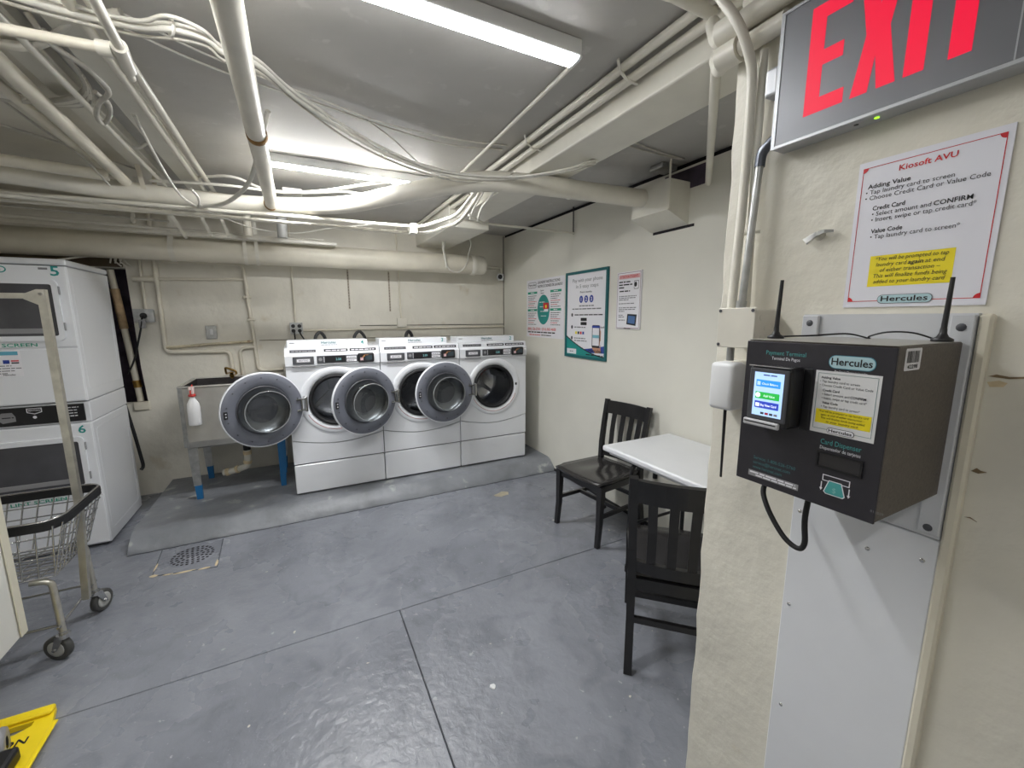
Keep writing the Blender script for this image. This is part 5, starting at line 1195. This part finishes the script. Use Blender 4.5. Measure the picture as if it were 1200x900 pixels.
for k, (pts, lab) in enumerate((([(-.62, 1.95, 2.42), (-.60, 2.15, 2.40), (-.615, 2.45, 2.405), (-.62, 2.9, 2.41), (-.60, 3.4, 2.40)], 'thin wire along the joist at upper left'), ([(-1.5, 2.75, 2.41), (-1.2, 2.85, 2.38), (-1.0, 2.95, 2.36), (-.93, 3.1, 2.37), (-.80, 3.4, 2.39)], 'dark thin wire sagging at the far left'), ([(-1.05, 2.55, 2.42), (-.98, 2.75, 2.36), (-.90, 2.95, 2.30), (-.85, 3.1, 2.21)], 'thin grey wire slanting down at the far left'), ([(-.75, 2.75, 2.41), (-.70, 2.85, 2.37), (-.66, 2.88, 2.36), (-.62, 2.88, 2.39)], 'short white cable between the two overhead conduits'))):
    run('wire', lab, pts, .005 if k != 3 else .008, cable_grey_m if k != 3 else cable_m, 'wire', 6, k=5)

# ---------------------------------------------------------------- back wall fittings
wy = YB - .018
def wallrun(label, pts, r, m=pipe_cream_m, fr=.05): return run('wall_conduit', label, [(x, wy, z) for x, z in pts], r, m, 'conduit', 10, fr)
wallrun('upright conduit down to the grey outlet by the dryers', [(-1.10, 2.42), (-1.104, 1.58)], .012)
wallrun('long conduit down the back wall and over to the sink', [(-1.006, 2.42), (-1.010, 1.222), (-.56, 1.215), (-.556, 1.04)], .017)
wallrun('conduit dropping from the insulated pipe to the washer corner', [(-.96, 1.965), (-.40, 1.972), (-.368, 1.30), (-.36, 1.028), (-.16, 1.03)], .015)
wallrun('horizontal pipe across the back wall at dryer top height', [(-1.13, 1.818), (-.405, 1.842)], .012)
MB().cyl((-1.16, wy - .004, 1.817), (-1.02, wy - .004, 1.822), .022, 14).build('pipe_sleeve', pipe_cream_m, label='thick sleeve at the start of the back wall pipe', cat='pipe')
wallrun('short conduit stub beside the faucet', [(-.372, 1.243), (-.487, 1.238), (-.480, 1.0)], .014)
MB().tube([(-1.0, wy - .012, 1.262), (-.72, wy - .010, 1.28), (-.375, wy - .008, 1.298)], .011, 10).build('rusty_pipe', mat('rusty_paint', (196, 186, 160), .6, var=.12, vscale=12, col2=(128, 92, 58), c2lo=.6, c2hi=.7, c2scale=30), label='rust spotted pipe crossing the back wall over the sink', cat='pipe')
for x, z, lab in ((-.39, 1.68, 'pipe clamp on the back wall conduit, upper one'), (-.376, 1.48, 'pipe clamp on the back wall conduit, lower one')):
    MB().rbox(x - .03, x + .03, wy - .018, wy + .016, z, z + .02, .004, 1).build('pipe_clamp', pipe_cream_m, label=lab, cat='clamp')
wallrun('thin upright conduit down to the outlet above washer 4', [(-.015, 2.42), (-.024, 1.44)], .009)
wallrun('thin upright conduit down to the blank plate above washer 3', [(.944, 2.42), (.961, 1.50)], .009)
run('wall_conduit', 'long thin conduit along the back wall above the washers', [(.02, wy, 1.385), (2.155, wy, 1.402)], .009, pipe_cream_m, 'conduit', 8)
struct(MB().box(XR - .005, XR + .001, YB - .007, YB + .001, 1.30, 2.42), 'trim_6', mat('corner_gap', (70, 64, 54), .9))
struct(MB().box(.55, XR - .006, YB - .004, YB + .001, 1.424, 1.431), 'trim_7', mat('corner_gap', (70, 64, 54), .9))
struct(MB().box(-.33, XR - .001, YB - .004, YB + .001, 1.300, 1.306), 'trim_5', mat('crack_dark', (120, 112, 96), .9))
for x, z0, z1, lab in ((.464, 1.592, 1.97, 'perforated steel strap hanging above the leftmost washing machine'), (.856, 1.569, 1.97, 'perforated steel strap hanging above the middle washing machine')):
    t = thing('perforated_strap', lab, 'strap', (x, YB - .004, z0))
    MB().box(x - .008, x + .008, YB - .004, YB - .002, z0, z1).build('strap', mat('strap_grey', (168, 160, 142), .6), t)
    h = MB(); z = z0 + .015
    while z < z1: h.cyl((x, YB - .0042, z), (x, YB - .0046, z), .0045, 6); z += .028
    h.build('strap_holes', dark_m, t, kind='stuff')

def outlet(x, z, w, hgt, label, sockets, plug=True):
    t = thing('wall_outlet', label, 'outlet', (x, YB - .02, z - hgt / 2))
    MB().rbox(x - w / 2, x + w / 2, YB - .045, YB - .0005, z - hgt / 2, z + hgt / 2, .004, 1).build('box', galv_m if sockets else pipe_m, t)
    MB().rbox(x - w / 2 - .004, x + w / 2 + .004, YB - .049, YB - .0455, z - hgt / 2 - .004, z + hgt / 2 + .004, .002, 1).build('cover', galv_m if sockets else pipe_m, t)
    for dx in sockets:
        for dz in ((-.022, .022) if len(sockets) > 1 else (0,)):
            MB().cyl((x + dx, YB - .049, z + dz), (x + dx, YB - .056, z + dz), .017 if len(sockets) > 1 else .024, 14).build('socket', black_m, t)
    return t
o = outlet(-1.115, 1.525, .125, .10, 'grey metal outlet box with black plug beside the dryers', (.0,))
MB().tube([(-1.115, YB - .056, 1.52), (-1.112, YB - .11, 1.50), (-1.118, YB - .12, 1.45), (-1.16, YB - .11, 1.30), (-1.205, YB - .08, 1.17), (-1.26, YB - .07, 1.06)], .007, 8, 5).build('power_cord', rubber_m, o)
MB().rbox(-1.135, -1.095, YB - .125, YB - .09, 1.425, 1.495, .006, 2).build('plug_tag', mgrey_m, o)
o = outlet(-.02, 1.408, .10, .10, 'double outlet box with black plugs above washer 4', (-.026, .026))
for dx, ex in ((-.02, -.03), (.03, .10)): MB().tube([(-.02 + dx, YB - .056, 1.39), (-.02 + dx, YB - .085, 1.36), (-.02 + ex * .6, YB - .08, 1.30), (-.02 + ex, YB - .08, 1.20)], .006, 8, 4).build('power_cord', rubber_m, o)
outlet(.962, 1.455, .088, .085, 'blank cream cover plate above washer 3', ())
t = thing('switch_plate', 'pale switch plate with a scuffed patch above the sink', 'switch', (-.682, YB, 1.33))
MB().rbox(-.722, -.642, YB - .014, YB - .0004, 1.325, 1.44, .006, 2).build('plate', galv_m, t)
MB().rbox(-.694, -.670, YB - .022, YB - .014, 1.36, 1.41, .004, 1).build('toggle', white_matte, t)

# inside the hole: old pipe, wood strip, cardboard
t = thing('old_riser', 'old cream pipe with torn wrapping inside the dark hole', 'pipe', (-1.24, 4.5, .82))
MB().tube([(-1.31, 4.50, 1.89), (-1.27, 4.50, 1.30), (-1.24, 4.50, .81)], .023, 12).build('pipe', pipe_cream_m, t)
MB().cyl((-1.300, 4.50, 1.74), (-1.278, 4.50, 1.42), .028, 12).build('wrapping', wood_m, t)
MB().cyl((-1.250, 4.50, .99), (-1.246, 4.50, .93), .029, 12).build('valve', brass_m, t)
MB().rbox(-2.55, -1.21, YB - .02, YB - .0004, 1.905, 1.995, .003, 1).build('brown_board', brownboard_m, label='dark brown board along the wall above the dryers', cat='board')
MB().rbox(-1.27, -1.165, YB - .02, YB - .0004, .745, .815, .004, 1).build('ledge_block', pipe_cream_m, label='cream ledge block under the dark hole', cat='block')
run('cable', 'loose white cord lying above the dryers', [(-1.75, 4.05, 1.875), (-1.55, 4.15, 1.90), (-1.40, 4.25, 1.95), (-1.26, 4.33, 1.985), (-1.17, 4.36, 1.99)], .007, cable_m, 'cable', 7, k=4)
for k in range(3):
    MB().tube([(-1.27 + .03 * k, 4.38, 1.93), (-1.25 + .03 * k, 4.37, 1.985), (-1.22 + .025 * k, 4.37, 1.99), (-1.24 + .03 * k, 4.38, 1.95), (-1.21 + .03 * k, 4.40, 1.91)], .006, 6, 4).build('cord_tangle', cable_m, label=('left curl of white cord over the dark hole', 'middle curl of white cord over the dark hole', 'right curl of white cord over the dark hole')[k], cat='cord')
run('cable', 'black hose hanging at the back edge of the dryer', [(-1.25, 4.17, .86), (-1.222, 4.175, .62), (-1.205, 4.185, .42), (-1.20, 4.19, .33), (-1.215, 4.18, .30)], .012, rubber_m, 'cord', 8, k=4)

# security camera in the corner
t = thing('security_camera', 'small white security camera in the far corner', 'security camera', (2.12, 4.38, 1.93))
MB().rbox(2.085, 2.155, YB - .03, YB - .0005, 1.925, 2.005, .008, 2).build('mount', white_matte, t)
MB().lathe([(0, 0), (.034, .0), (.038, .01), (.038, .06), (.032, .066), (.028, .058), (0, .055)], (2.105, YB - .03, 1.965), (-.45, -1, -.05), 22).build('body', white_matte, t)
MB().lathe([(0, .0592), (.026, .0588)], (2.105, YB - .03, 1.965), (-.45, -1, -.05), 22).build('lens', black_m, t)
run('conduit', 'thin conduit from the capped pipe to the security camera', [(1.82, wy, 2.075), (2.12, wy, 2.07), (2.125, wy, 2.0)], .011, pipe_m, 'conduit', 8, fr=.03)
run('conduit', 'second thin conduit right under the first by the camera', [(1.82, wy, 2.04), (2.06, wy, 2.035)], .008, pipe_m, 'conduit', 8)
